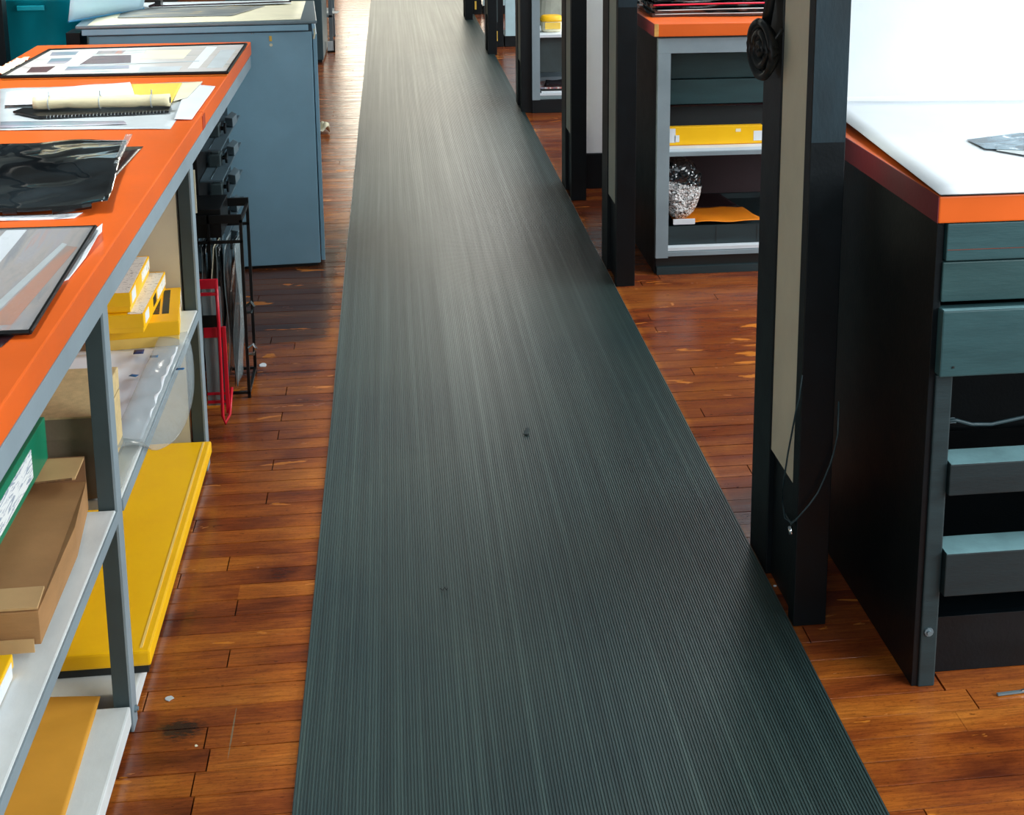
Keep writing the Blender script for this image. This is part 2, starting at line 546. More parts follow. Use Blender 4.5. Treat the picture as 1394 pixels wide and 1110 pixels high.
rest_v, rest_f, rest_t = [], [], []
row = 0
y = 1.45
n_planks = 0
rnd = random.Random(3)
while y < 20.1:
    xs = [-1.3 if y < 6 else -2.2]
    xe = 2.4 if y < 6 else 2.6
    if 2.08 < y < 2.42 or 2.56 < y < 2.68:
        xs = [-1.3, -0.367 - 0.01 * math.sin(y * 9)]
    elif 2.8 < y < 2.94: xs = [-1.3, -0.365]
    elif 2.95 < y < 3.02: xs = [-1.3, -0.40]
    if abs(y - 2.27) < PW / 2: xs = [-1.3, -0.36, 1.07]
    while xs[-1] < xe - 0.35:
        xs.append(round(xs[-1] + rnd.choice([0.44, 0.8, 0.96, 1.2, 1.4, 1.6]), 2))
    if xs[-1] < xe: xs.append(xe)
    for a, b in zip(xs, xs[1:]):
        near = y < 4.05 and n_planks < 298 and b > -0.62 and not (a > -0.15 and b < 0.72)
        t = rnd.random()
        dz = -rnd.random() * 0.0009
        if near:
            o = bpy.data.objects.new('plank', plank_mesh(b - a))
            COL.objects.link(o)
            o.parent = floor
            o.location = ((a + b) / 2, y, dz)
            o.rotation_euler = (rnd.uniform(-0.004, 0.004), 0, 0)
            n_planks += 1
        else:
            g, e, hw = 0.0013, 0.00015, PW / 2 - 0.0013
            s0 = len(rest_v)
            for (zz, q) in ((-0.012, 0), (dz, 0), (dz + e, e)):
                rest_v += [(a + g + q, y - hw + q, zz), (b - g - q, y - hw + q, zz), (b - g - q, y + hw - q, zz), (a + g + q, y + hw - q, zz)]
            for r_ in (0, 4):
                rest_f += [tuple(s0 + r_ + i for i in f) for f in ((0, 1, 5, 4), (1, 2, 6, 5), (2, 3, 7, 6), (3, 0, 4, 7))]
            rest_f.append((s0 + 8, s0 + 9, s0 + 10, s0 + 11))
            rest_t += [t] * 9
    y += PW
me = bpy.data.meshes.new('floorboards')
me.from_pydata(rest_v, [], rest_f)
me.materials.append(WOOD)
at = me.attributes.new('tone', 'FLOAT', 'FACE')
at.data.foreach_set('value', rest_t)
fb = bpy.data.objects.new('floorboards', me)
COL.objects.link(fb)
fb.parent = floor
fb['kind'] = 'stuff'

# ------------------------------------------------------------------ rubber runner
X0, X1, YM0, YM1 = -0.2, 0.797, 1.3, 18.5
NR = 170
prof = [(X0, 0.0005), (X0, 0.0045)]
pit = (X1 - X0) / NR
for i in range(NR):
    c = X0 + (i + 0.5) * pit
    prof += [(c - pit * 0.34, 0.0042), (c - pit * 0.22, 0.0064), (c + pit * 0.22, 0.0064), (c + pit * 0.34, 0.0042)]
prof += [(X1, 0.0045), (X1, 0.0005)]
vs_, fs = [], []
ysteps = [YM0 + (YM1 - YM0) * (k / 40.0) for k in range(41)]
for yy in ysteps:
    for (x, z) in prof:
        edge = 0.0009 * math.sin(yy * 2.1) + 0.0006 * math.sin(yy * 5.3)
        vs_.append((x + edge, yy, z + 0.0007 * math.sin(yy * 1.3 + x * 3) + 0.0007))
n = len(prof)
for j in range(len(ysteps) - 1):
    for i in range(n - 1):
        fs.append((j * n + i, j * n + i + 1, (j + 1) * n + i + 1, (j + 1) * n + i))
fs.append(tuple(range(n)))
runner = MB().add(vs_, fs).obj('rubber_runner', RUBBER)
tag(runner, 'long dark ribbed rubber runner lying along the wooden floor aisle', 'floor mat')

# ------------------------------------------------------------------ left orange-topped shelving bench
T = thing('shelving_bench', 'long bench with orange laminate top, grey metal frame and white shelves, left of the runner', 'workbench', (-0.505, 2.4, 0))
ox, oy = -0.505, 2.4


def tb(name, x0, x1, y0, y1, z0, z1, mat, bevel=0.0015, label=None, parent=None):
    return MB().box(x0 - ox, x1 - ox, y0 - oy, y1 - oy, z0, z1).obj(name, mat, parent or T, bevel, label=label)


tb('tabletop', -1.25, -0.505, 1.0, 3.80, 0.853, 0.90, ORANGE, 0.003)
tb('tabletop', -1.25, -0.505, 3.803, 5.18, 0.853, 0.90, ORANGE, 0.003)
tb('joint_strip', -0.5055, -0.5035, 3.775, 3.83, 0.854, 0.892, M('dark_orange_patch', (170, 60, 24), 0.45), 0.0005)
tb('apron', -0.535, -0.5045, 1.0, 5.14, 0.812, 0.8525, GREY)
# angle-iron legs
for yy0, yy1, z0 in ((2.392, 2.432, 0.0), (3.505, 3.555, 0.0), (0.98, 1.02, 0.0)):
    lg_ = MB().box(-0.005, 0.0, yy0 - oy, yy1 - oy, z0, 0.812).obj('leg', GREY, T, 0.0008)
    MB().box(-0.033, -0.0052, yy0 - oy, yy0 - oy + 0.005, z0, 0.812).obj('flange', DKGREY, lg_, 0.0006)  # shade on the camera-facing flange put in as a dark colour
for yy0 in (2.392, 3.505, 5.08):
    MB().box(-0.745, -0.709, yy0 - oy, yy0 - oy + 0.005, 0, 0.853).box(-0.745, -0.739, yy0 - oy, yy0 - oy + 0.04, 0, 0.853).obj('leg', GREY, T, 0.0008)
bolt = MB().tube([(0.0, 2.412 - oy, 0.035), (0.004, 2.412 - oy, 0.035)], 0.007, 8).tube([(0.004, 2.412 - oy, 0.035), (0.007, 2.412 - oy, 0.035)], 0.004, 8)
bolt.obj('bolt', STEEL, T)
# shelves, one board per bay
tb('shelf', -1.22, -0.507, 1.02, 2.388, 0.424, 0.446, SHELFW, 0.003)
tb('shelf', -1.22, -0.507, 2.436, 3.50, 0.424, 0.444, SHELFW, 0.003)
tb('shelf', -1.22, -0.507, 1.02, 2.388, 0.018, 0.056, SHELFW, 0.004)
tb('shelf', -1.22, -0.507, 2.436, 3.50, 0.014, 0.052, SHELFW, 0.004)
tb('shelf_edge_strip', -0.507, -0.503, 1.02, 2.388, 0.422, 0.444, GREY, 0.001)
tb('shelf_edge_strip', -0.507, -0.503, 2.436, 3.50, 0.420, 0.442, GREY, 0.001)
tb('end_panel', -1.22, -0.545, 3.512, 3.530, 0.0, 0.812, CREAM, 0.001)
tb('back_panel', -1.245, -1.225, 1.02, 3.5, 0.02, 0.85, CREAM, 0.001)
tb('rear_rail', -1.25, -1.22, 1.0, 5.14, 0.812, 0.8525, GREY)

# ------------------------------------------------------------------ items on the orange top
f = thing('framed_collage', 'black-edged board of mounted photographs at the far end of the orange bench top', 'picture frame', (-0.84, 4.7, 0.9005))
fx, fy = -0.84, 4.7
fp = [(-1.177, 4.407), (-0.506, 4.404), (-0.508, 5.041), (-1.163, 4.98)]
loc = lambda P_: [(a - fx, b - fy) for a, b in P_]
MB().prism(loc(fp), 0.0, 0.007).obj('backing_board', M('amber_wood_edge', (236, 150, 40), 0.5), f)
ins = lambda P_, k: [(a + (fx - a) * k, b + (fy - b) * k) for a, b in P_]
MB().prism(loc(ins(fp, 0.02)), 0.0072, 0.010).obj('collage_sheet', PRINTA, f)
fm = MB()
for i in range(4):
    a, b = fp[i], fp[(i + 1) % 4]
    a, b = Vector((a[0] - fx, a[1] - fy, 0.0095)), Vector((b[0] - fx, b[1] - fy, 0.0095))
    fm.tube([a, b], 0.0055, 6)
fm.obj('frame', BLACKMET, f)
MB().prism(loc([(-0.637, 4.985), (-0.601, 4.98), (-0.605, 4.50), (-0.637, 4.50)]), 0.0102, 0.0108).obj('tape_strip', PAPER, f)
MB().prism(loc([(-1.03, 4.943), (-1.001, 4.94), (-1.010, 4.60), (-1.042, 4.59)]), 0.0102, 0.0108).obj('tape_strip', PAPER, f)
MB().prism(loc([(-0.986, 4.813), (-0.864, 4.819), (-0.835, 4.646), (-0.991, 4.626)]), 0.0102, 0.0106).obj('dark_print', PRINTB, f)
MB().prism(loc([(-1.018, 4.585), (-0.832, 4.593), (-0.82, 4.525), (-1.013, 4.512)]), 0.0102, 0.0106).obj('blue_print', PRINTC, f)
for pl_, m_ in (([(-1.13, 4.84), (-1.05, 4.85), (-1.055, 4.93), (-1.14, 4.92)], PRINTC), ([(-1.10, 4.66), (-1.04, 4.66), (-1.045, 4.78), (-1.11, 4.77)], PRINTC),
                ([(-1.12, 4.48), (-1.06, 4.48), (-1.06, 4.60), (-1.13, 4.59)], PRINTB), ([(-0.985, 4.86), (-0.90, 4.86), (-0.90, 4.93), (-0.99, 4.93)], PRINTD),
                ([(-0.82, 4.72), (-0.68, 4.72), (-0.68, 4.92), (-0.83, 4.92)], PAPERC), ([(-0.78, 4.45), (-0.66, 4.45), (-0.66, 4.55), (-0.79, 4.55)], PAPERG),
                ([(-0.58, 4.50), (-0.53, 4.50), (-0.53, 4.90), (-0.58, 4.90)], PAPERG)):
    MB().prism(loc(pl_), 0.0102, 0.0106).obj('photo_print', m_, f)
MB().prism(loc([(-0.99, 4.62), (-0.62, 4.66), (-0.62, 4.64), (-0.99, 4.60)]), 0.0107, 0.0112).obj('tape_strip', PAPERG, f)

o = thing('crumpled_tissue', 'crumpled white tissue strip on the bench top left of the framed board', 'tissue', (-1.2, 4.65, 0.9005))
sheet('tissue_sheet', [(-0.028, -0.16, 0), (0.02, -0.16, 0), (0.012, 0.17, 0), (-0.03, 0.17, 0)], PAPERC, o, 10, 26, 0.014, 0.001, 3.0, freq=40)

z9 = 0.9008


def paper(name, label, poly, z, mat, cat='paper', thick=0.0008, zs=None):
    cx_ = sum(p[0] for p in poly) / len(poly); cy_ = sum(p[1] for p in poly) / len(poly)
    mb = MB().prism([(a - cx_, b - cy_) for a, b in poly], 0, thick, zs)
    o = mb.obj(name, mat)
    o.location = (cx_, cy_, z)
    return tag(o, label, cat)


def wavy(name, label, quad, mat, cat='paper', amp=0.004, thick=0.0006, seed=0., nx=18, ny=14, freq=9, fn=None):
    c = sum((Vector(p) for p in quad), Vector()) / 4
    o = sheet(name, [Vector(p) - c for p in quad], mat, None, nx, ny, amp, thick, seed, fn, freq)
    o.location = c
    return tag(o, label, cat)


wavy('paper_sheet', 'wide grey-white base sheet under the rolled tube and papers on the orange bench', [(-0.975, 3.60, z9), (-0.556, 3.565, z9), (-0.566, 4.288, z9), (-1.136, 4.234, z9)], PAPERG, amp=0.002, seed=1)
wavy('paper_sheet', 'grey print strip along the near edge of the papers beside the rolled tube', [(-0.979, 3.618, z9 + .0035), (-0.672, 3.626, z9 + .0035), (-0.686, 3.666, z9 + .0035), (-0.999, 3.70, z9 + .0035)], PRINTC, amp=0.001, seed=2, nx=10, ny=4)
wavy('paper_sheet', 'white page nearest the table edge at the right of the papers on the orange bench', [(-0.562, 3.676, z9 + .0038), (-0.518, 3.678, z9 + .001), (-0.517, 4.193, z9 + .001), (-0.604, 4.231, z9 + .0038)], PAPER, amp=0.0015, seed=3)
wavy('paper_sheet', 'pale cream page partly under the yellow sheet on the orange bench', [(-0.600, 3.927, z9 + .006), (-0.571, 3.984, z9 + .006), (-0.562, 4.259, z9 + .006), (-0.625, 4.239, z9 + .006)], PAPERC, amp=0.001, seed=4)
wavy('paper_sheet', 'yellow sheet lying behind the right end of the rolled tube', [(-0.715, 3.94, z9 + .008), (-0.600, 3.90, z9 + .008), (-0.617, 4.227, z9 + .008), (-0.762, 4.225, z9 + .008)], PAPERY, amp=0.001, seed=5)
wavy('paper_sheet', 'white printed page lying behind the rolled tube, left of the yellow sheet', [(-1.04, 3.90, z9 + .010), (-0.695, 3.915, z9 + .010), (-0.769, 4.244, z9 + .010), (-1.09, 4.12, z9 + .010)], PAPER, amp=0.003, seed=6)
fo = thing('black_folder', 'black folder with spiral edge under the rolled tube on the orange bench', 'folder', (-0.78, 3.78, z9 + .0055))
MB().prism([(-0.215, 0.03), (-0.13, -0.055), (0.192, -0.02), (0.185, 0.075), (-0.2, 0.075)], 0, 0.006).obj('cover', BLACKMET, fo, 0.001)
sp = MB()
for i in range(34):
    x = -0.11 + i * 0.0088
    yc = -0.0535 + (x + 0.13) * 0.112
    sp.tube([(x, yc + 0.004, 0.002), (x, yc - 0.004, 0.0), (x, yc - 0.006, 0.004), (x, yc, 0.007)], 0.0009, 5)
sp.obj('spiral_binding', CHROME, fo)
ro = thing('rolled_tube', 'rolled cream canvas tube tied with three rings on the orange bench', 'roll', (-0.765, 3.80, 0.933))
mb = MB()
n_ = 14
pts, rr_ = [], []
for i in range(29):
    u = i / 28
    pts.append((-0.175 + 0.35 * u, 0.005 + 0.002 * math.sin(u * 9), 0.0))
    rr_.append(0.0165 + 0.0008 * math.sin(u * 20) - (0.0015 if i in (7, 14, 22) else 0))
mb.tube(pts, rr_, 20)
mb.obj('roll_body', IVORY, ro, smooth=True)
for i, x in enumerate((-0.135, -0.005, 0.128)):
    t_ = MB()
    ring = [(x, 0.005 + 0.0178 * math.cos(a), 0.0178 * math.sin(a)) for a in [2 * math.pi * k / 20 for k in range(21)]]
    t_.tube(ring, 0.0016, 6)
    t_.tube([(x, 0.004, 0.017), (x + 0.001, 0.003, 0.03), (x + 0.003, 0.0, 0.029), (x + 0.002, -0.004, 0.018)], 0.0012, 5)
    t_.obj('tie_ring', PAPERG, ro, smooth=True)
MB().tube([(0.1745, 0.007, 0), (0.1765, 0.007, 0)], 0.0085, 14).obj('end_hole', BLKCARD, ro)

# black film sheets
def curl(u, v): return (0, 0, 0.010 * math.exp(-((v - 0.55) / 0.16) ** 2) + 0.006 * (u > 0.85) * (u - 0.85) * 6 + 0.004 * math.sin(u * 7 + v * 3))
wavy('film_sheet', 'lower dark film sheet sticking out right under the black film pile', [(-0.92, 2.80, z9), (-0.60, 2.78, z9), (-0.588, 3.357, z9), (-0.95, 3.36, z9)], FILM2, 'film', 0.001, seed=8)
wavy('paper_sheet', 'white sheet showing behind the black film pile on the orange bench', [(-1.06, 2.95, z9 + .004), (-0.76, 2.95, z9 + .004), (-0.812, 3.380, z9 + .004), (-1.06, 3.376, z9 + .004)], PAPER, 'paper', 0.001, seed=9)
wavy('film_sheet', 'large glossy black film sheet with rippled reflections on the orange bench', [(-1.08, 2.72, z9 + .008), (-0.553, 2.737, z9 + .008), (-0.623, 3.365, z9 + .008), (-1.08, 3.36, z9 + .008)], FILM, 'film', 0.012, seed=11, nx=40, ny=40, freq=6, fn=curl)
o = wavy('clear_sleeve', 'clear plastic sleeve strip on the right edge of the black film sheet', [(-0.598, 3.05, z9 + .029), (-0.588, 3.05, z9 + .029), (-0.612, 3.365, z9 + .029), (-0.628, 3.365, z9 + .029)], CLEAR, 'sleeve', 0.001, seed=12, nx=4, ny=10)
wavy('paper_strip', 'white strip lying at the near edge of the black film pile', [(-1.05, 2.690, z9), (-0.61, 2.702, z9), (-0.602, 2.742, z9), (-1.05, 2.738, z9)], PAPER, 'paper', 0.002, seed=13, nx=20, ny=3)
b_ = thing('black_rod', 'thin black rod lying along the near edge of the film pile', 'rod', (-0.8, 2.704, z9 + .014))
MB().tube([(-0.25, 0.02, 0), (-0.05, 0.022, 0.003), (0.1, 0.02, 0.0), (0.2, 0.02, 0.004)], 0.004, 6).obj('rod', BLACKMET, b_)
MB().tube([(0.15, 0.0, 0.0), (0.2, 0.02, 0.002), (0.215, 0.03, 0.002)], 0.006, 6).obj('clip', BLACKMET, b_)
MB().tube([(0.06, 0.0, 0.002), (0.085, 0.0, 0.002)], 0.004, 6).obj('clip', BLACKMET, b_)

# acetate-covered montage nearest the camera
g_ = thing('montage_board', 'grey photo montage under clear acetate with black edge, nearest on the orange bench', 'picture frame', (-0.75, 2.3, z9))
gx, gy = -0.75, 2.3
gp = [(-1.0, 2.03), (-0.531, 2.022), (-0.552, 2.605), (-1.0, 2.612)]
lg = lambda P_: [(a - gx, b - gy) for a, b in P_]
MB().prism(lg(gp), 0.0045, 0.0075).obj('board', PRINTD, g_)
MB().prism(lg([(-0.708, 2.6), (-0.672, 2.598), (-0.664, 2.30), (-0.71, 2.24)]), 0.0078, 0.0084).obj('white_strip', PAPER, g_)
MB().prism(lg([(-0.588, 2.50), (-0.578, 2.49), (-0.606, 2.06), (-0.622, 2.06)]), 0.0078, 0.0084).obj('white_strip', PAPERG, g_)
MB().prism(lg([(-0.576, 2.48), (-0.556, 2.47), (-0.566, 2.06), (-0.602, 2.06)]), 0.0078, 0.0082).obj('orange_print', PRINTE, g_)
MB().prism(lg(gp), 0.0092, 0.0098).obj('acetate_cover', mat_glass('acetate', (200, 205, 205), 0.06, 0.18, 0.8), g_)
fr = MB()
for a, b, r_ in ((gp[0], gp[1], 0.004), (gp[1], gp[2], 0.004), (gp[2], gp[3], 0.003)):
    fr.tube([(a[0] - gx, a[1] - gy, 0.008), (b[0] - gx, b[1] - gy, 0.008)], r_, 6)
fr.obj('black_edge', BLACKMET, g_)
wavy('paper_sheet', 'white sheet with curled corners sticking out right of the grey montage', [(-0.62, 2.16, z9), (-0.536, 2.30, z9), (-0.530, 2.545, z9 + .002), (-0.549, 2.655, z9)], PAPER, 'paper', 0.001, seed=15, fn=lambda u, v: (0, 0, 0.012 * max(0, u - 0.6) * max(0, v - 0.5) * 6))
wavy('film_sheet', 'dark sheet showing under the near edge of the grey montage', [(-1.0, 1.985, z9), (-0.562, 1.985, z9), (-0.546, 2.10, z9), (-1.0, 2.10, z9)], FILM2, 'film', 0.001, seed=16)

# ------------------------------------------------------------------ items on the middle shelf
zs_ = 0.4445


def card_box(name, label, cat, x0, x1, y0, y1, z0, z1, lid, mat_lid, mat_tray, rz=0.0, over=0.002):
    cx_, cy_ = (x0 + x1) / 2, (y0 + y1) / 2
    t = thing(name, label, cat, (cx_, cy_, z0), rz)
    hx, hy, h = (x1 - x0) / 2, (y1 - y0) / 2, z1 - z0
    MB().box(-hx + over, hx - over, -hy + over, hy - over, 0, h - 0.003).obj('tray', mat_tray, t, 0.0015)
    MB().box(-hx, hx, -hy, hy, h - lid, h).obj('lid', mat_lid, t, 0.002)
    return t, hx, hy, h


t, hx, hy, h = card_box('photo_paper_box', 'bottom and largest of the three stacked yellow boxes, with dark printed bars', 'box', -0.735, -0.528, 3.225, 3.49, zs_, 0.506, 0.036, YBOX, YBOX2, 7)
for dx in (0.062, 0.040):
    MB().box(hx - dx, hx - dx + 0.016, -hy + 0.06, hy - 0.02, h, h + 0.0006).obj('printed_bar', DKLBL, t)
MB().box(hx, hx + 0.0006, -0.035, 0.01, h - 0.032, h - 0.004).obj('side_label', LBL, t)
MB().box(hx, hx + 0.0006, 0.055, 0.115, h - 0.03, h - 0.003).obj('side_label', LBL, t)
MB().add([(hx + 0.0004, 0.014, h - 0.03), (hx + 0.0004, 0.05, h - 0.016), (hx + 0.0004, 0.02, h - 0.010)], [(0, 1, 2)]).obj('red_triangle', RED, t)
MB().add([(hx + 0.0004, 0.02, h - 0.010), (hx + 0.0004, 0.05, h - 0.016), (hx + 0.0004, 0.05, h - 0.003)], [(0, 1, 2)]).obj('black_patch', BLKCARD, t)
t, hx, hy, h = card_box('photo_paper_box', 'middle of the three stacked yellow boxes, with a long white written label', 'box', -0.720, -0.578, 3.16, 3.49, 0.5065, 0.552, 0.034, YBOX, YBOX, 0)
MB().box(hx - 0.036, hx - 0.003, -hy + 0.002, hy - 0.01, h, h + 0.0006).obj('top_label', LBL, t)
MB().box(hx, hx + 0.0006, -hy + 0.02, -hy + 0.07, h - 0.03, h - 0.005).obj('side_label', PAPER, t)
MB().box(hx, hx + 0.0006, 0.03, hy - 0.01, h - 0.03, h - 0.005).obj('side_label', LBL, t)
MB().box(hx, hx + 0.0006, -0.03, 0.012, h - 0.028, h - 0.006).obj('dark_mark', BLKCARD, t)
t, hx, hy, h = card_box('photo_paper_box', 'top of the three stacked yellow boxes, half under the bench apron', 'box', -0.745, -0.609, 3.17, 3.47, 0.5528, 0.600, 0.034, YBOX, YBOX, 1)
MB().box(hx - 0.034, hx - 0.003, -hy + 0.002, hy - 0.01, h, h + 0.0006).obj('top_label', LBL, t)
MB().box(hx, hx + 0.0006, -hy + 0.02, -hy + 0.075, h - 0.032, h - 0.004).obj('side_label', PAPER, t)
MB().box(hx, hx + 0.0006, 0.02, hy - 0.01, h - 0.03, h - 0.005).obj('side_label', LBL, t)

wavy('plastic_sheet', 'rumpled translucent white sheets spread over the shelf before the yellow boxes', [(-0.93, 2.76, zs_ + .002), (-0.512, 2.69, zs_ + .002), (-0.512, 3.20, zs_ + .002), (-0.93, 3.215, zs_ + .002)], PAPER, 'plastic sheet', 0.010, seed=21, nx=60, ny=60, freq=17)
wavy('plastic_sheet', 'flat crinkled clear sheet nearest the grey leg on the middle shelf', [(-0.541, 2.50, zs_ + .001), (-0.512, 2.47, zs_ + .001), (-0.512, 2.68, zs_ + .001), (-0.541, 2.68, zs_ + .001)], CLEAR, 'plastic sheet', 0.006, seed=22, freq=24)


def droop(u, v):
    return (0.040 * u * math.sin(v * math.pi) ** 0.6, 0, -0.085 * u * u * math.sin(v * math.pi) ** 0.5)


wavy('plastic_sheet', 'clear plastic sheet with blue tab drooping over the edge of the middle shelf', [(-0.56, 2.60, zs_ + .022), (-0.500, 2.64, zs_ + .020), (-0.500, 3.27, zs_ + .020), (-0.56, 3.24, zs_ + .022)], CLEAR, 'plastic sheet', 0.004, seed=23, nx=20, ny=26, fn=droop)
for nm, lb, p, s_, m_, rz in (('tape_tab', 'navy tape tab on the white sheets, furthest left of the tabs', (-0.592, 3.15, zs_ + .020), (0.014, 0.014), NAVYTAPE, 4),
                              ('tape_tab', 'blue tape tab on the white sheets below the yellow boxes', (-0.553, 3.115, zs_ + .020), (0.011, 0.007), BLUETAPE, 2),
                              ('tape_tab', 'slanted blue tape tab nearest the camera on the white sheets', (-0.578, 3.00, zs_ + .020), (0.011, 0.006), BLUETAPE, -25),
                              ('tape_tab', 'blue tape tab on the drooping clear sheet past the shelf edge', (-0.489, 3.065, zs_ + .006), (0.011, 0.006), BLUETAPE, 0)):
    o = thing(nm, lb, 'tape', p, rz)
    sheet('tape', [(-s_[0] / 2 * 1.6, -s_[1], 0), (s_[0] / 2 * 1.6, -s_[1], 0), (s_[0] / 2 * 1.6, s_[1], 0), (-s_[0] / 2 * 1.6, s_[1], 0)], m_, o, 4, 2, 0.0006, 0.0006, 1)
for i, (yy, sh) in enumerate(((2.80, 0.0), (2.92, 0.02), (3.03, -0.01))):
    o = thing('paper_sheet', ['white sheet with blue edge above the tan box, nearest of three', 'white sheet with blue edge above the tan box, middle of three', 'white sheet with blue edge above the tan box, furthest of three'][i], 'paper', (-0.76 + sh, yy, zs_ + 0.022 + 0.003 * i), -4 + 6 * i)
    sheet('sheet', [(-0.14, -0.05, 0), (0.12, -0.05, 0), (0.12, 0.08, 0), (-0.14, 0.08, 0)], PAPER, o, 8, 5, 0.002, 0.0008, i)
    MB().box(-0.12, 0.06, -0.053, -0.05, 0.0, 0.002).obj('blue_edge', BLUETAPE, o)

t, hx, hy, h = card_box('storage_box', 'tan textured lidded cardboard box on the middle shelf behind the front leg', 'box', -0.745, -0.545, 2.434, 2.68, 0.4465, 0.606, 0.042, TAN, TANS, 0)
MB().box(-hx + 0.001, hx - 0.001, -hy - 0.0008, -hy + 0.0, h - 0.042, h - 0.003).obj('lid_front', TANS, t)  # shaded front of the tan lid, painted darker
MB().box(hx - 0.0015, hx + 0.0002, -hy + 0.004, hy - 0.004, 0.004, h - 0.044).obj('side_face', TAN, t)
MB().box(hx + 0.0004, hx + 0.0012, -hy + 0.02, -hy + 0.10, 0.045, 0.125).obj('red_printed_label', mat_label('red_print_label', (210, 40, 30), (240, 226, 190), (30, 60, 60), 0.55), t)

# opened brown carton
c_ = thing('open_carton', 'opened brown corrugated carton with folded flaps on the near middle shelf', 'box', (-0.65, 2.13, 0.4465))
cx_, cy_ = -0.65, 2.13
MB().prism([(-0.90 - cx_, 1.92 - cy_), (-0.527 - cx_, 1.925 - cy_), (-0.533 - cx_, 2.20 - cy_), (-0.556 - cx_, 2.40 - cy_), (-0.90 - cx_, 2.40 - cy_)], 0, 0.052, [0.02, 0.02, 0.012, 0, 0]).obj('body', KRAFT, c_, 0.001)
MB().prism([(-0.90 - cx_, 1.924 - cy_), (-0.529 - cx_, 1.929 - cy_), (-0.533 - cx_, 1.99 - cy_), (-0.90 - cx_, 1.985 - cy_)], 0.073, 0.077).obj('near_flap', KRAFTL, c_, 0.0006)
MB().box(-0.90 - cx_, -0.535 - cx_, 1.917 - cy_, 1.9195 - cy_, 0.012, 0.033).obj('tape_band', KRAFTL, c_)
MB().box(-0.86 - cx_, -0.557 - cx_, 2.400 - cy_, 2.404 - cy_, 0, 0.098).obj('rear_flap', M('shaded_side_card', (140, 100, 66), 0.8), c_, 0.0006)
MB().prism([(-0.86 - cx_, 2.30 - cy_), (-0.560 - cx_, 2.338 - cy_), (-0.557 - cx_, 2.402 - cy_), (-0.86 - cx_, 2.402 - cy_)], 0.094, 0.098, [-0.014, -0.010, 0, 0]).obj('folded_flap', KRAFTL, c_, 0.0006)
MB().tube([(-0.80 - cx_, 2.305 - cy_, 0.083), (-0.565 - cx_, 2.336 - cy_, 0.087)], 0.0022, 5).obj('corrugated_edge', KRAFTE, c_)

t = thing('file_box', 'green file box with a long white label above the brown carton', 'box', (-0.70, 2.05, 0.545))
MB().box(-0.09, 0.082, -0.6, 0.352, 0.0, 0.078).obj('body', GREEN, t, 0.002)
MB().box(0.0822, 0.0830, -0.55, 0.245, 0.014, 0.064).obj('label', LBLF, t)
for o_ in (t,):
    o_.rotation_euler = (0, 0, 0)
t, hx, hy, h = card_box('photo_paper_box', 'yellow box with white side label at the left edge of the near middle shelf', 'box', -0.74, -0.556, 1.55, 1.885, 0.4465, 0.478, 0.02, YBOX, YBOX, 0)
MB().box(hx, hx + 0.0006, -0.1, hy - 0.012, 0.002, h - 0.006).obj('side_label', PAPER, t)

# bottom shelf
t = thing('photo_paper_box', 'large flat yellow lidded box with black base on the bottom shelf', 'box', (-0.70, 2.975, 0.0525))
MB().box(-0.215, 0.208, -0.475, 0.485, 0.0, 0.028).obj('tray', BLKCARD, t, 0.002)
MB().box(-0.218, 0.214, -0.482, 0.489, 0.018, 0.050).obj('lid', YBOX, t, 0.005)
MB().box(0.193, 0.198, -0.47, 0.48, 0.050, 0.0512).obj('lid_crease', YBOX2, t)
wavy('manila_envelope', 'upper manila envelope with a crease on the bottom shelf beside the front leg', [(-0.76, 1.50, .0575), (-0.548, 1.50, .0575), (-0.5665, 2.42, .0575), (-0.70, 2.44, .0575)], MANILA, 'envelope', 0.003, 0.002, 31)
wavy('manila_envelope', 'lower manila envelope with a small written mark, at the left edge of the bottom shelf', [(-0.99, 1.52, .064), (-0.72, 1.50, .064), (-0.695, 2.36, .064), (-0.99, 2.37, .064)], MANILA, 'envelope', 0.002, 0.002, 32)
o = thing('pencil_mark', 'small curled question-shaped pen mark on the left manila envelope', 'mark', (-0.747, 2.14, 0.0685))
MB().tube([(-0.012, 0.012, 0), (-0.004, 0.022, 0), (0.006, 0.014, 0), (0.0, 0.0, 0), (-0.006, -0.006, 0), (-0.004, -0.016, 0)], 0.0008, 5).obj('stroke', M('brown_ink', (110, 50, 30), 0.6), o)

# ------------------------------------------------------------------ under the far half of the bench: drying rack, film hangers, red stand
k = thing('slotted_rack', 'grey steel rack with projecting ledges and black clamps under the far bench', 'rack', (-0.60, 4.45, 0))
MB().box(-0.30, 0.012, -0.22, 0.62, 0.04, 0.80).obj('body', BLACKMET, k, 0.003)
for i in range(5):
    z_ = 0.70 - 0.095 * i
    led = MB().box(0.014, 0.082, -0.20, 0.36, z_ - 0.006, z_).obj('ledge', STEELD, k, 0.001)
    MB().tube([(0.046, -0.19, z_ + 0.001), (0.046, 0.35, z_ + 0.001)], 0.001, 4).obj('seam', CHROME, led)
    cl = MB().box(0.020, 0.056, -0.02, 0.05, z_ + 0.001, z_ + 0.038).box(0.026, 0.05, 0.0, 0.06, z_ + 0.038, z_ + 0.044).obj('clamp', DKGREY, k, 0.003)
    MB().tube([(0.058, 0.02, z_ + 0.022), (0.066, 0.02, z_ + 0.022), (0.068, 0.02, z_ + 0.022), (0.074, 0.02, z_ + 0.022)], [0.007, 0.007, 0.018, 0.018], 14).obj('knob', BLACKMET, cl)
    MB().prism([(0.056, 0.16), (0.082, 0.14), (0.088, 0.22), (0.066, 0.27)], z_ + 0.001, z_ + 0.03).obj('hook', STEEL, k, 0.002)
k = thing('cardboard_scrap', 'small cream card tucked behind the black slats under the far bench', 'card', (-0.552, 3.80, 0.62))
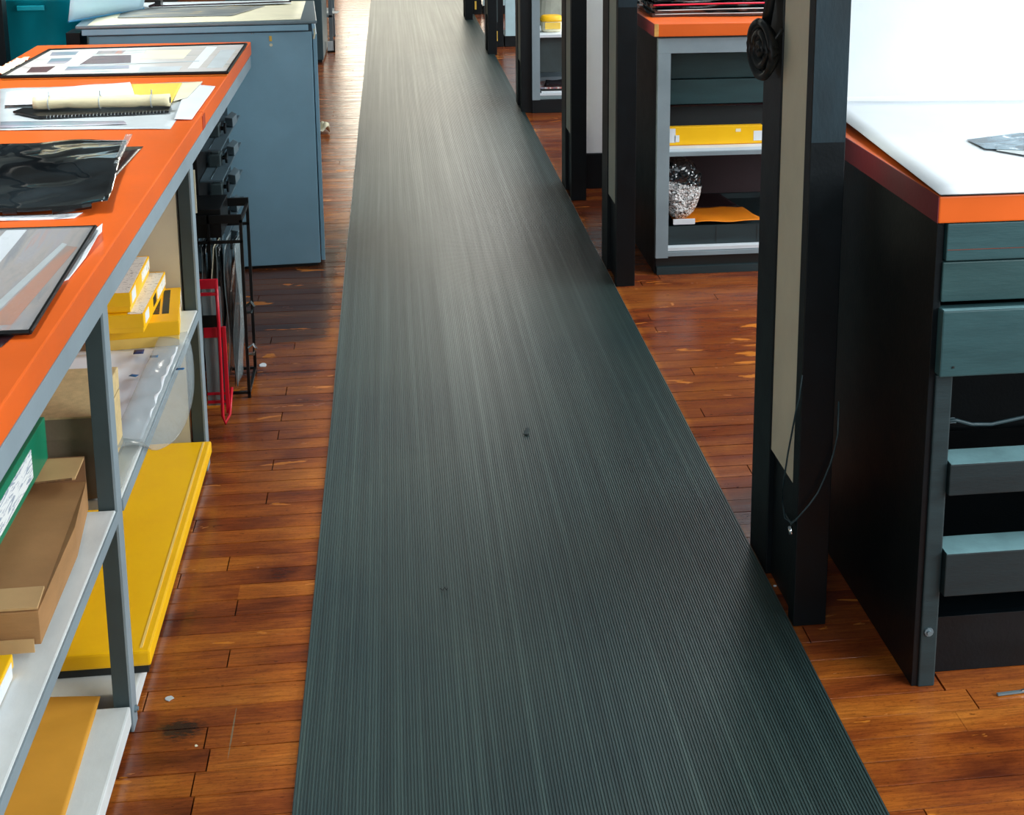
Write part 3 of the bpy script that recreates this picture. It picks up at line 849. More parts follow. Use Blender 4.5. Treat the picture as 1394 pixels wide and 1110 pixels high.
MB().prism([(-0.016, 0.0), (0.016, 0.002), (0.016, 0.006), (-0.016, 0.004)], 0, 0.12, [0, 0, 0, 0]).obj('card', PAPERC, k)
k = thing('panel_stand', 'pair of black upright slats with steel edges under the bench beside the leg', 'stand', (-0.60, 3.70, 0.0))
for i, x in enumerate((0.005, 0.040)):
    s_ = MB().box(x - 0.010, x + 0.012, 0.0, 0.035, 0.0, 0.80).obj('slat', BLACKMET, k, 0.001)
    MB().box(x + 0.0122, x + 0.016, 0.0, 0.02, 0.0, 0.80).obj('edge', STEEL, s_)

k = thing('film_hanger_rack', 'black metal rack of hanging film sleeves on the floor beside the bench leg', 'rack', (-0.51, 4.0, 0))
fxs = (-0.085, 0.070)
fm = MB()
for yy in (0.0, 0.20):
    fm.box(-0.085, -0.076, yy, yy + 0.009, 0, 0.545).box(0.061, 0.070, yy, yy + 0.009, 0, 0.545)
    fm.box(-0.085, 0.070, yy, yy + 0.009, 0.535, 0.56).box(-0.085, 0.070, yy, yy + 0.009, 0.012, 0.02)
    fm.box(-0.085, 0.070, yy, yy + 0.006, 0.475, 0.484).box(-0.03, -0.022, yy, yy + 0.009, 0.4, 0.56)
for x in (-0.085, 0.061):
    fm.box(x, x + 0.009, 0, 0.209, 0.535, 0.545).box(x, x + 0.009, 0, 0.209, 0.012, 0.02)
fm.obj('frame', BLACKMET, k, 0.001)
MB().box(-0.085, 0.010, 0.012, 0.19, 0.49, 0.575).obj('hanger_block', BLACKMET, k, 0.002)
for i, (x, m_) in enumerate(((-0.072, FILM), (-0.060, CLEAR2), (-0.05, FILM), (-0.036, FILM), (-0.020, CREAM), (-0.010, CLEAR2), (0.002, FILM), (0.014, CLEAR2), (0.027, FILM), (0.040, CLEAR2), (0.052, CLEAR2))):
    vv, ff = [], []
    for a in range(13):
        zz = 0.03 + 0.43 * a / 12
        for b in range(6):
            yy = 0.02 + 0.16 * b / 5
            off = 0.006 * math.sin(a * 0.55 + i * 1.7) + 0.003 * math.sin(b * 1.3 + i) - 0.012 * (1 - a / 12) * (i > 2)
            vv.append((x + off, yy, zz))
    for a in range(12):
        for b in range(5):
            q = a * 6 + b
            ff.append((q, q + 1, q + 7, q + 6))
    s_ = MB().add(vv, ff).obj('film_sleeve', m_, k, smooth=True)
    md = s_.modifiers.new('thickness', 'SOLIDIFY'); md.thickness = 0.0022
for zz, m_ in ((0.285, DKGREY), (0.155, CHROME)):
    MB().tube([(0.071, 0.0, zz), (0.085, -0.004, zz + 0.012), (0.092, -0.004, zz), (0.084, -0.004, zz - 0.018), (0.071, 0, zz - 0.02)], 0.005, 6).obj('hook', m_, k)

k = thing('wire_stand', 'red enamelled metal stand on the floor just beyond the bench leg', 'stand', (-0.51, 3.80, 0))
MB().box(-0.03, 0.018, -0.004, 0.004, 0.405, 0.432).box(-0.03, 0.018, -0.004, 0.004, 0.385, 0.393).obj('top_plate', RED, k, 0.001)
MB().tube([(0.014, 0, 0.43), (0.015, 0, 0.30), (0.014, 0, 0.16), (0.012, 0, 0.03), (0.018, 0, 0.006), (0.030, 0.01, 0.03), (0.033, 0.06, 0.09)], 0.0048, 8).obj('front_bar', RED, k, smooth=True)
MB().box(-0.03, 0.030, 0.020, 0.026, 0.255, 0.285).box(0.020, 0.030, 0.018, 0.03, 0.03, 0.285).box(-0.03, 0.03, 0.02, 0.026, 0.06, 0.068).box(-0.03, 0.03, 0.02, 0.026, 0.085, 0.092).obj('rear_frame', RED, k, 0.001)
MB().box(-0.03, 0.02, 0.030, 0.034, 0.05, 0.40).obj('grey_sleeve', CLEAR2, k)
MB().box(-0.03, 0.014, 0.006, 0.010, 0.29, 0.325).obj('black_clip', BLACKMET, k, 0.001)

# ------------------------------------------------------------------ blue-grey cabinet
B = thing('metal_cabinet', 'large blue-grey metal cabinet standing behind the orange bench', 'cabinet', (-0.294, 5.326, 0), 3.6)
DP = 0.66
MB().box(-0.80, 0.0, 0.0, DP, 0.012, 0.915).obj('body', BLUE, B, 0.004)
MB().box(-0.84, 0.02, -0.02, DP + 0.02, 0.946, 0.958).obj('top_plate', STEEL, B, 0.003)
MB().prism([(-0.82, -0.018), (-0.012, -0.018), (-0.012, 0.02), (-0.82, 0.02)], 0.921, 0.944).obj('top_lip', BLUE, B, 0.003)
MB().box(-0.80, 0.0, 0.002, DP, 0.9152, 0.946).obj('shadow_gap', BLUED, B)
MB().box(-0.79, -0.01, 0.012, DP - 0.01, 0.0, 0.013).obj('plinth', BLKCARD, B)
for i, (y0, y1, z0) in enumerate(((0.006, DP - 0.01, 0.02),)):
    d_ = MB().box(0.003, 0.018, y0, y1, z0, 0.905).obj('door', BLUE, B, 0.003)
MB().box(-0.157, -0.147, -0.002, 0.0, 0.882, 0.902).obj('brass_tag', BRASS, B, 0.0005)
MB().tube([(-0.151, -0.002, 0.868), (-0.151, 0.0, 0.868)], 0.006, 10).obj('rivet', PAPERC, B)
MB().tube([(0.008, -0.006, 0.925), (0.010, -0.006, 0.905), (0.006, -0.006, 0.888)], 0.004, 6).obj('white_clip', PAPERC, B)
for x in (-0.20, -0.193):
    MB().tube([(x - 0.02, -0.0012, 0.912), (x - 0.02, 0.0, 0.912)], 0.0016, 6).obj('screw', CHROME, B)

zt = 0.9585
wavy('paper_sheet', 'large cream-yellow sheet covering the top of the blue-grey cabinet', [(-1.09, 5.262, zt), (-0.335, 5.345, zt), (-0.35, 5.99, zt), (-1.12, 5.94, zt)], PAPERC, 'paper', 0.001, seed=41)
wavy('grey_board', 'grey sheet with a notched corner lying on the cream sheet on the cabinet', [(-1.02, 5.46, zt + .003), (-0.60, 5.475, zt + .003), (-0.50, 5.80, zt + .003), (-1.05, 5.85, zt + .003)], mat_bands('grey_sheet_print', [(0.35, (110, 116, 116)), (0.6, (140, 142, 136)), (0.72, (222, 186, 110))], (6, 14, 1), 0.5, 6.0), 'paper', 0.001, seed=42)
wavy('grey_board', 'second grey sheet with dark edge further back on the cabinet top', [(-0.96, 5.77, zt + .006), (-0.40, 5.84, zt + .006), (-0.42, 5.98, zt + .006), (-1.05, 5.95, zt + .006)], PAPERG, 'paper', 0.001, seed=43)
o = thing('black_rod', 'thin dark rod lying across the papers on the blue-grey cabinet', 'rod', (-0.7, 5.80, zt + 0.012))
MB().tube([(-0.25, -0.04, 0), (0.3, 0.04, 0.002)], 0.003, 6).tube([(-0.25, -0.04, 0), (-0.24, 0.05, 0)], 0.004, 6).obj('rod', FILM2, o)
o = thing('metal_clamp', 'small dark clamp on the cream sheet near the blue plastic', 'clamp', (-0.925, 5.84, zt + 0.008))
MB().box(-0.012, 0.012, -0.03, 0.03, 0, 0.02).tube([(0, 0.02, 0.02), (0.0, 0.03, 0.05)], 0.006, 6).obj('clamp_body', BLACKMET, o, 0.002)

# teal bin, post and pale plastic at the far left
tbn = thing('plastic_bin', 'tall tapered teal plastic bin at the far left behind the orange bench', 'bin', (-1.335, 5.75, 0))
vv, ff = [], []
NS = 28
rings = [(0.10, 0.0), (0.105, 0.02), (0.150, 0.86), (0.172, 1.02), (0.182, 1.03), (0.176, 1.04), (0.168, 1.03), (0.145, 0.86), (0.10, 0.03)]
for r_, z_ in rings:
    for i in range(NS):
        a = 2 * math.pi * i / NS
        e = 0.42
        ca, sa = math.cos(a), math.sin(a)
        rr2 = (abs(ca) ** 4 + abs(sa) ** 4) ** (-0.25)
        vv.append((ca * rr2 * r_ * 0.95, sa * rr2 * r_ * 1.5, z_ + 0.02 * (sa > 0) * sa * (z_ > 0.9)))
for j in range(len(rings) - 1):
    for i in range(NS):
        ff.append((j * NS + i, j * NS + (i + 1) % NS, (j + 1) * NS + (i + 1) % NS, (j + 1) * NS + i))
ff.append(tuple(range(NS))[::-1]); ff.append(tuple(range((len(rings) - 1) * NS, len(rings) * NS)))
MB().add(vv, ff).obj('shell', TEALTUB, tbn, smooth=True)
MB().box(-0.05, 0.05, -0.274, -0.262, 0.99, 1.01).obj('rim_grip', TEALTUB, tbn, 0.003)
o = bx('steel_post', (-0.025, 0.025, -0.03, 0.03, 0, 2.6), BLACK)
o.location = (-1.40, 5.27, 0)
tag(o, 'black square post at the left edge behind the orange bench', 'post')
o = thing('plastic_sheet', 'pale blue plastic sheet standing curled at the left end of the cabinet', 'plastic sheet', (-1.10, 5.60, 0.96))
vv, ff = [], []
for i in range(15):
    u = i / 14
    for j in range(7):
        v = j / 6
        vv.append((-0.07 + 0.20 * u + 0.04 * v, -0.27 + 0.42 * u + 0.02 * math.sin(v * 4 + u * 5), (0.005 + v * (0.30 - 0.12 * u))))
for i in range(14):
    for j in range(6):
        q = i * 7 + j
        ff.append((q, q + 7, q + 8, q + 1))
s_ = MB().add(vv, ff).obj('sheet', BLUEPL, o, smooth=True)
s_.modifiers.new('thickness', 'SOLIDIFY').thickness = 0.002
MB().tube([(-0.07, -0.27, 0.004), (0.03, -0.06, 0.004), (0.13, 0.15, 0.004)], 0.004, 6).obj('fold', mat_glass('blue_fold', (30, 120, 160), 0.3, 1.0), o)
o = thing('shade_block', 'dark stand-in block for the shade between the teal bin and the blue-grey cabinet', 'block', (-1.155, 5.34, 0))
MB().box(-0.026, 0.024, -0.02, 0.10, 0, 0.925).obj('block', BLACK, o, 0.002)  # black block stands in for the shade under the cabinet overhang

# far-left cabinet beyond
k = thing('metal_cabinet', 'distant dark teal cabinet beyond the blue-grey cabinet on the left', 'cabinet', (-0.505, 10.6, 0))
MB().box(-0.7, 0.0, 0.0, 0.8, 0.02, 1.0).obj('body', M('slate_enamel', (66, 92, 100), 0.4), k, 0.005)
MB().box(-0.69, -0.01, 0.01, 0.79, 0.0, 0.02).obj('plinth', BLKCARD, k)
MB().box(-0.72, 0.012, -0.012, 0.8, 1.0, 1.03).obj('top', GREY, k, 0.003)
k = thing('open_shelf', 'distant slim grey shelving with papers sticking out, far left of the aisle', 'shelf', (-0.47, 11.6, 0))
for yy in (0.0, 0.5):
    MB().box(-0.03, 0.0, yy, yy + 0.03, 0, 1.0).obj('upright', GREY, k, 0.002)
for zz in (0.22, 0.55, 0.9):
    MB().box(-0.5, 0.0, 0.0, 0.53, zz, zz + 0.02).obj('shelf_board', GREY, k, 0.002)
for i, (p, s_, m_, lb) in enumerate((((-0.44, 11.7, 0.571), (0.12, 0.2), PAPER, 'white paper sticking out from the distant grey shelf, upper'),
                                     ((-0.455, 11.75, 0.241), (0.09, 0.16), PAPERG, 'greyish paper sticking out from the distant grey shelf, lower'),
                                     ((-0.42, 11.7, 0.921), (0.10, 0.2), PAPERC, 'cream paper on top of the distant grey shelf'))):
    wavy('paper_sheet', lb, [(p[0] - s_[0], p[1] - s_[1] / 2, p[2]), (p[0] + 0.02, p[1] - s_[1] / 2, p[2]), (p[0] + 0.04, p[1] + s_[1] / 2, p[2]), (p[0] - s_[0], p[1] + s_[1] / 2, p[2])], m_, 'paper', 0.004, 0.002, 50 + i)
k = thing('picture_frame', 'small dark-framed pale card leaning on the floor by the distant shelf', 'frame', (-0.465, 11.15, 0), 12)
MB().box(-0.032, 0.018, 0.0, 0.01, 0.01, 0.085).obj('card', PAPERG, k)
MB().box(-0.035, 0.026, -0.006, 0.012, 0.0, 0.012).box(0.018, 0.026, -0.006, 0.012, 0, 0.095).obj('frame', BLACKMET, k, 0.001)
k = thing('crumpled_paper', 'crumpled pale paper scrap on the floor against the blue-grey cabinet', 'paper', (-0.405, 7.95, 0.002))
sheet('scrap', [(-0.05, -0.12, 0), (0.05, -0.06, 0), (0.03, 0.12, 0), (-0.05, 0.10, 0)], PAPERC, k, 10, 10, 0.05, 0.001, 6.0, freq=22)

# ------------------------------------------------------------------ black posts with beige inset panel, right side of the aisle
def make_post(label, y0, x0=0.80, ph=0.30):
    t = thing('partition_post', label, 'post', (x0, y0, 0), 0, 'black posts along the right of the aisle')
    MB().box(0, 0.07, 0, 0.04, 0, 2.5).obj('near_stile', BLACK, t, 0.002)
    MB().box(0.001, 0.069, -0.0015, 0.0, 1.035, 2.49).obj('lit_upper_face', TEALBLACK, t)  # light on the upper front painted in as a teal face
    MB().box(0.0, 0.07, 0.22, 0.36, 0, 2.5).obj('far_stile', BLACK, t, 0.002)
    MB().box(0.012, 0.060, 0.04, 0.22, 0.0, ph).obj('bottom_rail', BLACK, t, 0.002)
    MB().box(0.004, 0.060, 0.04, 0.22, ph, 2.5).obj('inset_panel', BEIGE, t)
    return t


def copy_tree(o, label, loc, parent=None):
    c = o.copy()
    COL.objects.link(c)
    if parent: c.parent = parent
    else:
        c['label'] = label
        c.location = loc
    for ch in [q for q in bpy.data.objects if q.parent == o]:
        copy_tree(ch, None, None, c)
    return c


P1 = make_post('black partition post nearest the camera, with wide beige panel and looped cable', 2.582)
for lab, yy, xx in (('black partition post just before the grey shelving unit with orange top', 4.915, 0.80),
                    ('black partition post directly left of the tall white panel', 6.21, 0.80),
                    ('black partition post in front of the far shelf with the yellow tub', 8.40, 0.775),
                    ('black partition post beyond the far shelf unit, before the slim pale panel', 10.83, 0.745),
                    ('most distant black partition post at the top of the aisle', 13.05, 0.69)):
    copy_tree(P1, lab, (xx, yy, 0))

k = thing('cable_coil', 'coil of black cable hanging on the nearest post above the floor', 'cable', (0.78, 2.86, 1.18))
mb = MB()
for j in range(9):
    pts = [(-0.010 + 0.005 * (j % 4), (0.088 - 0.0095 * j) * math.sin(a), (0.056 - 0.0055 * j) * math.cos(a) * (1.0 if math.cos(a) > 0 else 1.05)) for a in [2 * math.pi * q / 24 for q in range(25)]]
    mb.tube(pts, 0.0085, 7)
mb.obj('coil', CABLE, k, smooth=True)
MB().tube([(0, 0.0, 0.05), (0.01, 0.0, 0.12), (0.01, -0.01, 0.3), (0.01, 0.02, 0.9)], 0.011, 8).obj('hanging_cord', CABLE, k, smooth=True)
MB().tube([(0.015, -0.07, 0.05), (0.0, -0.055, 0.02), (-0.018, -0.05, -0.03)], 0.004, 6).obj('loose_end', CABLE, k, smooth=True)
k = thing('hanging_wire', 'thin grey wire loop with a chrome clip hanging low by the nearest post', 'cable', (0.79, 2.60, 0.22))
def wp(L_): return [(a - 0.79, b - 2.60, c - 0.22) for a, b, c in L_]
MB().tube(wp([(0.798, 2.576, 0.56), (0.795, 2.580, 0.51), (0.794, 2.596, 0.475), (0.794, 2.641, 0.364), (0.794, 2.668, 0.28), (0.794, 2.673, 0.246), (0.794, 2.647, 0.214), (0.792, 2.590, 0.232)]), 0.0019, 7).obj('wire', CABLEG, k, smooth=True)
MB().tube(wp([(0.792, 2.600, 0.228), (0.794, 2.574, 0.245), (0.821, 2.570, 0.281), (0.838, 2.570, 0.306), (0.850, 2.570, 0.335), (0.862, 2.570, 0.368), (0.870, 2.570, 0.400), (0.875, 2.570, 0.433), (0.876, 2.576, 0.50)]), 0.0019, 7).obj('wire', CABLEG, k, smooth=True)
MB().tube(wp([(0.790, 2.630, 0.232), (0.792, 2.594, 0.226), (0.792, 2.580, 0.240)]), 0.0016, 6).obj('knot', CABLEG, k, smooth=True)
MB().tube(wp([(0.788, 2.588, 0.226), (0.788, 2.580, 0.212)]), 0.005, 10).obj('clip', CHROME, k, smooth=True)

# ------------------------------------------------------------------ right cabinet (nearest)
C = thing('workbench_cabinet', 'dark painted cabinet with orange laminate top, nearest on the right', 'cabinet', (0.965, 2.335, 0))
cx0, cy0 = 0.965, 2.335


def cb(name, x0, x1, y0, y1, z0, z1, mat, bevel=0.0015, parent=None, label=None):
    return MB().box(x0 - cx0, x1 - cx0, y0 - cy0, y1 - cy0, z0, z1).obj(name, mat, parent or C, bevel, label=label)


cb('countertop', 0.965, 2.5, 2.335, 3.30, 0.934, 0.984, ORANGE, 0.003)
TEALMID = M('mid_teal_painted_board', (42, 74, 76), 0.48, var=0.18, scale=5, stretch=(1, 6, 6), wear=((150, 80, 60), 0.77, 50))
CROSSP = M('near_black_teal_board', (20, 36, 40), 0.5, var=0.2, scale=6, stretch=(1, 6, 6), wear=((70, 84, 88), 0.785, 50))
LITWORN = M('lit_worn_top_edge', (112, 150, 156), 0.45, var=0.2, scale=12, wear=((110, 60, 60), 0.72, 60))  # worn tops, paled further to carry the light on them
ORANGESH = M('shaded_orange_edge', (122, 40, 48), 0.45, var=0.15)  # shade on the side edge of the orange tops, painted in maroon
cb('shaded_edge', 0.9635, 0.9649, 2.336, 3.30, 0.9345, 0.9835, ORANGESH, 0)
cb('side_panel', 0.968, 0.982, 2.345, 3.28, 0.0, 0.933, BLACK, 0.001)
cb('side_panel', 2.45, 2.47, 2.345, 3.28, 0.0, 0.933, BLACK, 0.001)
cb('back_panel', 0.982, 2.45, 3.26, 3.28, 0.0, 0.933, BLACK, 0.001)
cb('front_post', 0.980, 1.013, 2.340, 2.372, 0.0, 0.642, TEALDK, 0.003)
cb('base_board', 1.013, 2.45, 2.385, 2.40, 0.0, 0.12, BLACK, 0.001)
cb('base_shelf', 1.0, 2.45, 2.40, 3.25, 0.10, 0.115, BLACK, 0.001)
f1 = cb('fascia_board', 0.985, 2.45, 2.338, 2.356, 0.862, 0.932, TEALBD, 0.002)
cb('crack', 0.987, 1.45, 2.3372, 2.3382, 0.8825, 0.8835, M('crack_brown', (120, 50, 30), 0.8), 0, f1)
cb('fascia_board', 0.981, 2.45, 2.340, 2.358, 0.784, 0.859, TEALMID, 0.002)
d_ = cb('drawer', 0.979, 2.45, 2.322, 2.36, 0.645, 0.772, TEALBD, 0.003)
cb('nail', 1.002, 1.006, 2.3205, 2.3222, 0.662, 0.666, BLKCARD, 0, d_)
cb('drawer_interior', 1.0, 2.44, 2.36, 3.0, 0.66, 0.76, BLACK, 0)
for (xx, yy, za, zb) in ((1.014, 2.330, 0.404, 0.4665), (1.015, 2.326, 0.198, 0.2855)):
    q_ = cb('cross_board', xx, 2.45, yy, 2.395, za, zb, CROSSP, 0.002)
    cb('lit_worn_top', xx + 0.002, 2.45, yy + 0.001, 2.395, zb + 0.0002, zb + 0.0012, LITWORN, 0, q_)  # light on the board's top face painted as a paler strip
cb('drawer_lip', 0.981, 2.45, 2.3225, 2.334, 0.7722, 0.7732, LITWORN, 0, d_)
b_ = MB().tube([(0.995 - cx0, 2.3375 - cy0, 0.118), (0.995 - cx0, 2.340 - cy0, 0.118)], 0.009, 10).tube([(0.995 - cx0, 2.334 - cy0, 0.118), (0.995 - cx0, 2.338 - cy0, 0.118)], 0.0045, 8)
b_.obj('bolt', STEEL, C)
k = thing('slack_cable', 'dark cable sagging across the opening of the nearest right cabinet', 'cable', (1.01, 2.375, 0.53))
MB().tube([(0.0, 0.0, 0.004), (0.03, 0.0, 0.006), (0.06, 0, -0.004), (0.10, 0, -0.006), (0.17, 0, 0.006), (0.3, 0, 0.02), (0.5, 0, 0.03)], 0.0035, 7).obj('cable', CABLEG, k, smooth=True)
MB().box(-0.002, 0.03, 0.0, 0.01, 0.0, 0.008).obj('clip', STEEL, k, 0.001)

# sheets on the nearest right cabinet
def lift(u, v): return (0, 0, 0.016 * v * (1 - u) ** 2)
for i, (m_, lb, z_, dx) in enumerate(((FILM2, 'dark red backing sheet under the white sheets on the right cabinet', 0.9848, 0.006),
                                      (PAPERG, 'middle grey-white sheet under the top white sheet on the right cabinet', 0.9878, 0.003),
                                      (PAPER, 'large white top sheet covering the nearest right cabinet', 0.9895, 0.0))):
    wavy('paper_sheet', lb, [(0.962 + dx, 2.326 + dx, z_), (2.4, 2.326 + dx, z_), (2.4, 3.165, z_), (1.0 + dx, 3.165, z_)], m_, 'paper', 0.0006, 0.001, 60 + i, fn=lift, nx=30, ny=14)
k = thing('photograph', 'black-and-white photo print lying on the white sheet of the right cabinet', 'photo', (1.26, 2.71, 0.9995))
MB().prism([(-0.079, 0.023), (-0.077, -0.067), (0.025, -0.10), (0.20, -0.07), (0.24, 0.06), (0.06, 0.075)], 0, 0.0006).obj('print', PHOTO, k)
k = thing('paper_sheet', 'grey translucent sheet under the black-and-white photo on the right cabinet', 'paper', (1.3, 2.65, 0.9985))
MB().prism([(-0.10, -0.02), (-0.02, -0.125), (0.25, -0.15), (0.25, 0.06), (-0.05, 0.06)], 0, 0.0005).obj('sheet', PAPERG, k)
k = thing('partition_board', 'tall white board standing at the back of the nearest right cabinet', 'board', (1.0, 3.17, 0.985))
MB().box(0.0, 1.9, 0.0, 0.02, 0.0065, 1.1).obj('board', WHITE, k, 0.002)
MB().box(0.0, 1.9, -0.0012, 0.0, 0.005, 0.03).obj('lower_strip', PAPER, k)

# ------------------------------------------------------------------ grey shelving unit with orange top (middle)
S = thing('shelving_unit', 'grey open shelving unit with orange laminate top on the right, behind the nearest post', 'shelf unit', (0.97, 5.035, 0))
sx, sy = 0.97, 5.035


def sb(name, x0, x1, y0, y1, z0, z1, mat, bevel=0.0015, parent=None, label=None):
    return MB().box(x0 - sx, x1 - sx, y0 - sy, y1 - sy, z0, z1).obj(name, mat, parent or S, bevel, label=label)


W2 = 2.3
sb('top', 0.952, W2, 5.02, 5.80, 0.913, 0.961, ORANGE, 0.003)
sb('shaded_edge', 0.9505, 0.9519, 5.021, 5.80, 0.9135, 0.9605, ORANGESH, 0)  # shaded side edge again as a maroon strip
sb('exposed_wood_corner', 0.9525, 0.968, 5.0185, 5.0205, 0.915, 0.9605, M('bare_wood', (214, 160, 84), 0.6, var=0.3, scale=30), 0.0)
sb('side_panel', 0.970, 0.985, 5.06, 5.78, 0.0, 0.904, BLACK, 0.001)
sb('side_panel', W2 - 0.03, W2 - 0.01, 5.06, 5.78, 0.0, 0.904, DKGREY, 0.001)
sb('stile', 0.970, 1.018, 5.035, 5.060, 0.066, 0.849, GREY, 0.001)
sb('top_rail', 0.970, W2, 5.035, 5.060, 0.8492, 0.905, GREY, 0.001)
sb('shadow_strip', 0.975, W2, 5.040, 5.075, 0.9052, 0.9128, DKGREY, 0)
sb('shelf', 0.986, W2 - 0.03, 5.050, 5.76, 0.473, 0.487, WHITE, 0.001)
sb('shelf_lip', 1.018, W2 - 0.03, 5.036, 5.050, 0.460, 0.476, GREY, 0.001)
sb('shelf', 0.986, W2 - 0.03, 5.040, 5.76, 0.092, 0.106, WHITE, 0.001)
sb('shelf_lip', 1.018, W2 - 0.03, 5.036, 5.050, 0.072, 0.090, GREY, 0.001)
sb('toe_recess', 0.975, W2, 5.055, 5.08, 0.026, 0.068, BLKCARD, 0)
sb('plinth', 0.976, W2, 5.037, 5.055, 0.0, 0.030, TEALDK, 0.001)
sb('back_panel', 0.986, W2 - 0.03, 5.755, 5.77, 0.0, 0.904, M('maroon_brown_back', (66, 46, 50), 0.6), 0.001)
sb('inner_panel', 0.986, W2 - 0.03, 5.36, 5.375, 0.70, 0.90, TEALBD, 0.002)
sb('inner_panel', 0.986, W2 - 0.03, 5.345, 5.36, 0.60, 0.698, TEALBD, 0.002)
sb('inner_red_edge', 0.986, W2 - 0.03, 5.340, 5.36, 0.592, 0.598, FILM2, 0.0)
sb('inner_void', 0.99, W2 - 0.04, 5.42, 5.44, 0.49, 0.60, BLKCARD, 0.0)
t = thing('flat_box', 'flat yellow box with white tape ends on the middle shelf of the grey unit', 'box', (1.20, 5.10, 0.4875))
MB().box(-0.185, 0.19, 0.0, 0.03, 0.0, 0.071).obj('box_body', YBOX, t, 0.002)
MB().box(-0.1845, -0.147, -0.0008, 0.0, 0.012, 0.066).box(-0.15, -0.132, -0.0008, 0, 0.014, 0.04).obj('white_tape', PAPER, t)
MB().box(0.155, 0.188, -0.0008, 0.0, 0.012, 0.05).obj('white_tape', PAPER, t)
MB().prism([(0.085, -0.0008), (0.105, -0.0008), (0.105, 0.0), (0.085, 0.0)], 0.048, 0.06).obj('torn_spot', PAPERC, t)
MB().box(-0.184, 0.189, -0.0005, 0.0, 0.0, 0.003).obj('lower_edge', M('amber_edge', (206, 130, 20), 0.5), t)
t = thing('tray_box', 'low black tray on the bottom shelf of the grey unit', 'tray', (1.27, 5.07, 0.1065))
mb = MB().box(-0.25, 0.28, 0.0, 0.012, 0, 0.072).box(-0.25, -0.238, 0.012, 0.5, 0, 0.072).box(0.268, 0.28, 0.012, 0.5, 0, 0.072).box(-0.238, 0.268, 0.488, 0.5, 0, 0.072).box(-0.238, 0.268, 0.012, 0.488, 0, 0.05)
mb.obj('tray', TEALDK, t, 0.0)
MB().box(-0.06, -0.058, -0.001, 0.0, 0.0, 0.07).box(0.10, 0.102, -0.001, 0, 0, 0.07).obj('front_seam', BLKCARD, t)
wavy('orange_envelope', 'orange flat envelope in the black tray beside the crumpled bag', [(1.06, 5.09, 0.182), (1.40, 5.09, 0.184), (1.37, 5.30, 0.182), (1.06, 5.31, 0.182)], M('orange_envelope_paper', (246, 140, 20), 0.5, var=0.06), 'envelope', 0.010, 0.0012, 71)
wavy('dark_folder', 'dark maroon folder behind the orange envelope in the black tray', [(1.05, 5.32, 0.184), (1.36, 5.32, 0.184), (1.33, 5.52, 0.188), (1.05, 5.52, 0.188)], FILM2, 'folder', 0.004, 0.002, 72)
# crumpled bag
k = thing('plastic_bag', 'crumpled black and silver plastic bag standing in the black tray', 'bag', (1.085, 5.16, 0.18))
bm = bmesh.new()
bmesh.ops.create_icosphere(bm, subdivisions=5, radius=1.0)
for v in bm.verts:
    p = v.co.copy()
    z01 = (p.z + 1) / 2
    wdt = 0.068 + 0.020 * z01 - 0.03 * max(0, z01 - 0.75) * 3
    n1 = mn.noise(p * 3.0) * 0.12 + mn.noise(p * 8.0) * 0.06 + abs(mn.noise(p * 14)) * 0.05
    q = Vector((math.copysign(abs(p.x) ** 0.75, p.x) * wdt, math.copysign(abs(p.y) ** 0.75, p.y) * wdt * 0.9, 0.0)) * (1 + n1)
    v.co = Vector((q.x, q.y, 0.006 + z01 ** 0.9 * 0.235 * (1 + n1 * 0.4)))
me = bpy.data.meshes.new('bag_body')
bm.to_mesh(me); bm.free()
me.materials.append(CRUMPLE); me.materials.append(FILM)
for p in me.polygons:
    p.use_smooth = False
    zc = p.center.z + 0.25 * p.center.x
    if zc > 0.158: p.material_index = 1
o = bpy.data.objects.new('bag_body', me); COL.objects.link(o); o.parent = k
MB().box(-0.04, 0.045, -0.082, -0.078, 0.004, 0.026).obj('white_strip', PAPER, k, 0.001)

# stack of black trays on top
t0 = thing('film_tray', 'lowest black tray of the stack on the orange-topped shelving unit', 'tray', (1.25, 5.40, 0.9635), 0, 'trays stacked on the shelving unit')


def tray_parts(t, red, amp, seed):
    def wob(x): return amp * math.sin(x * 6 + seed) + amp * 0.5 * math.sin(x * 13 + seed * 2)
    vv, ff = [], []
    NX = 24
    for i in range(NX + 1):
        x = -0.27 + 0.60 * i / NX
        for (yy, zz) in ((-0.19, 0.0), (-0.19, 0.014), (0.25, 0.014), (0.25, 0.0)):
            vv.append((x, yy + 0.01 * math.sin(i * 0.3 + seed), zz + wob(x)))
    for i in range(NX):
        for a in range(4):
            b = (a + 1) % 4
            ff.append((i * 4 + a, i * 4 + b, (i + 1) * 4 + b, (i + 1) * 4 + a))
    ff += [(0, 1, 2, 3), (NX * 4 + 3, NX * 4 + 2, NX * 4 + 1, NX * 4)]
    MB().add(vv, ff).obj('tray_body', FILM, t)
    pts = [(-0.26 + 0.58 * i / 20, -0.194 + 0.01 * math.sin(i * 0.36 + seed), 0.010 + wob(-0.26 + 0.58 * i / 20)) for i in range(21)]
    MB().tube(pts, 0.0035 if red else 0.002, 6).obj('red_edge' if red else 'pale_edge', MAGENTA if red else PAPERG, t, smooth=True)


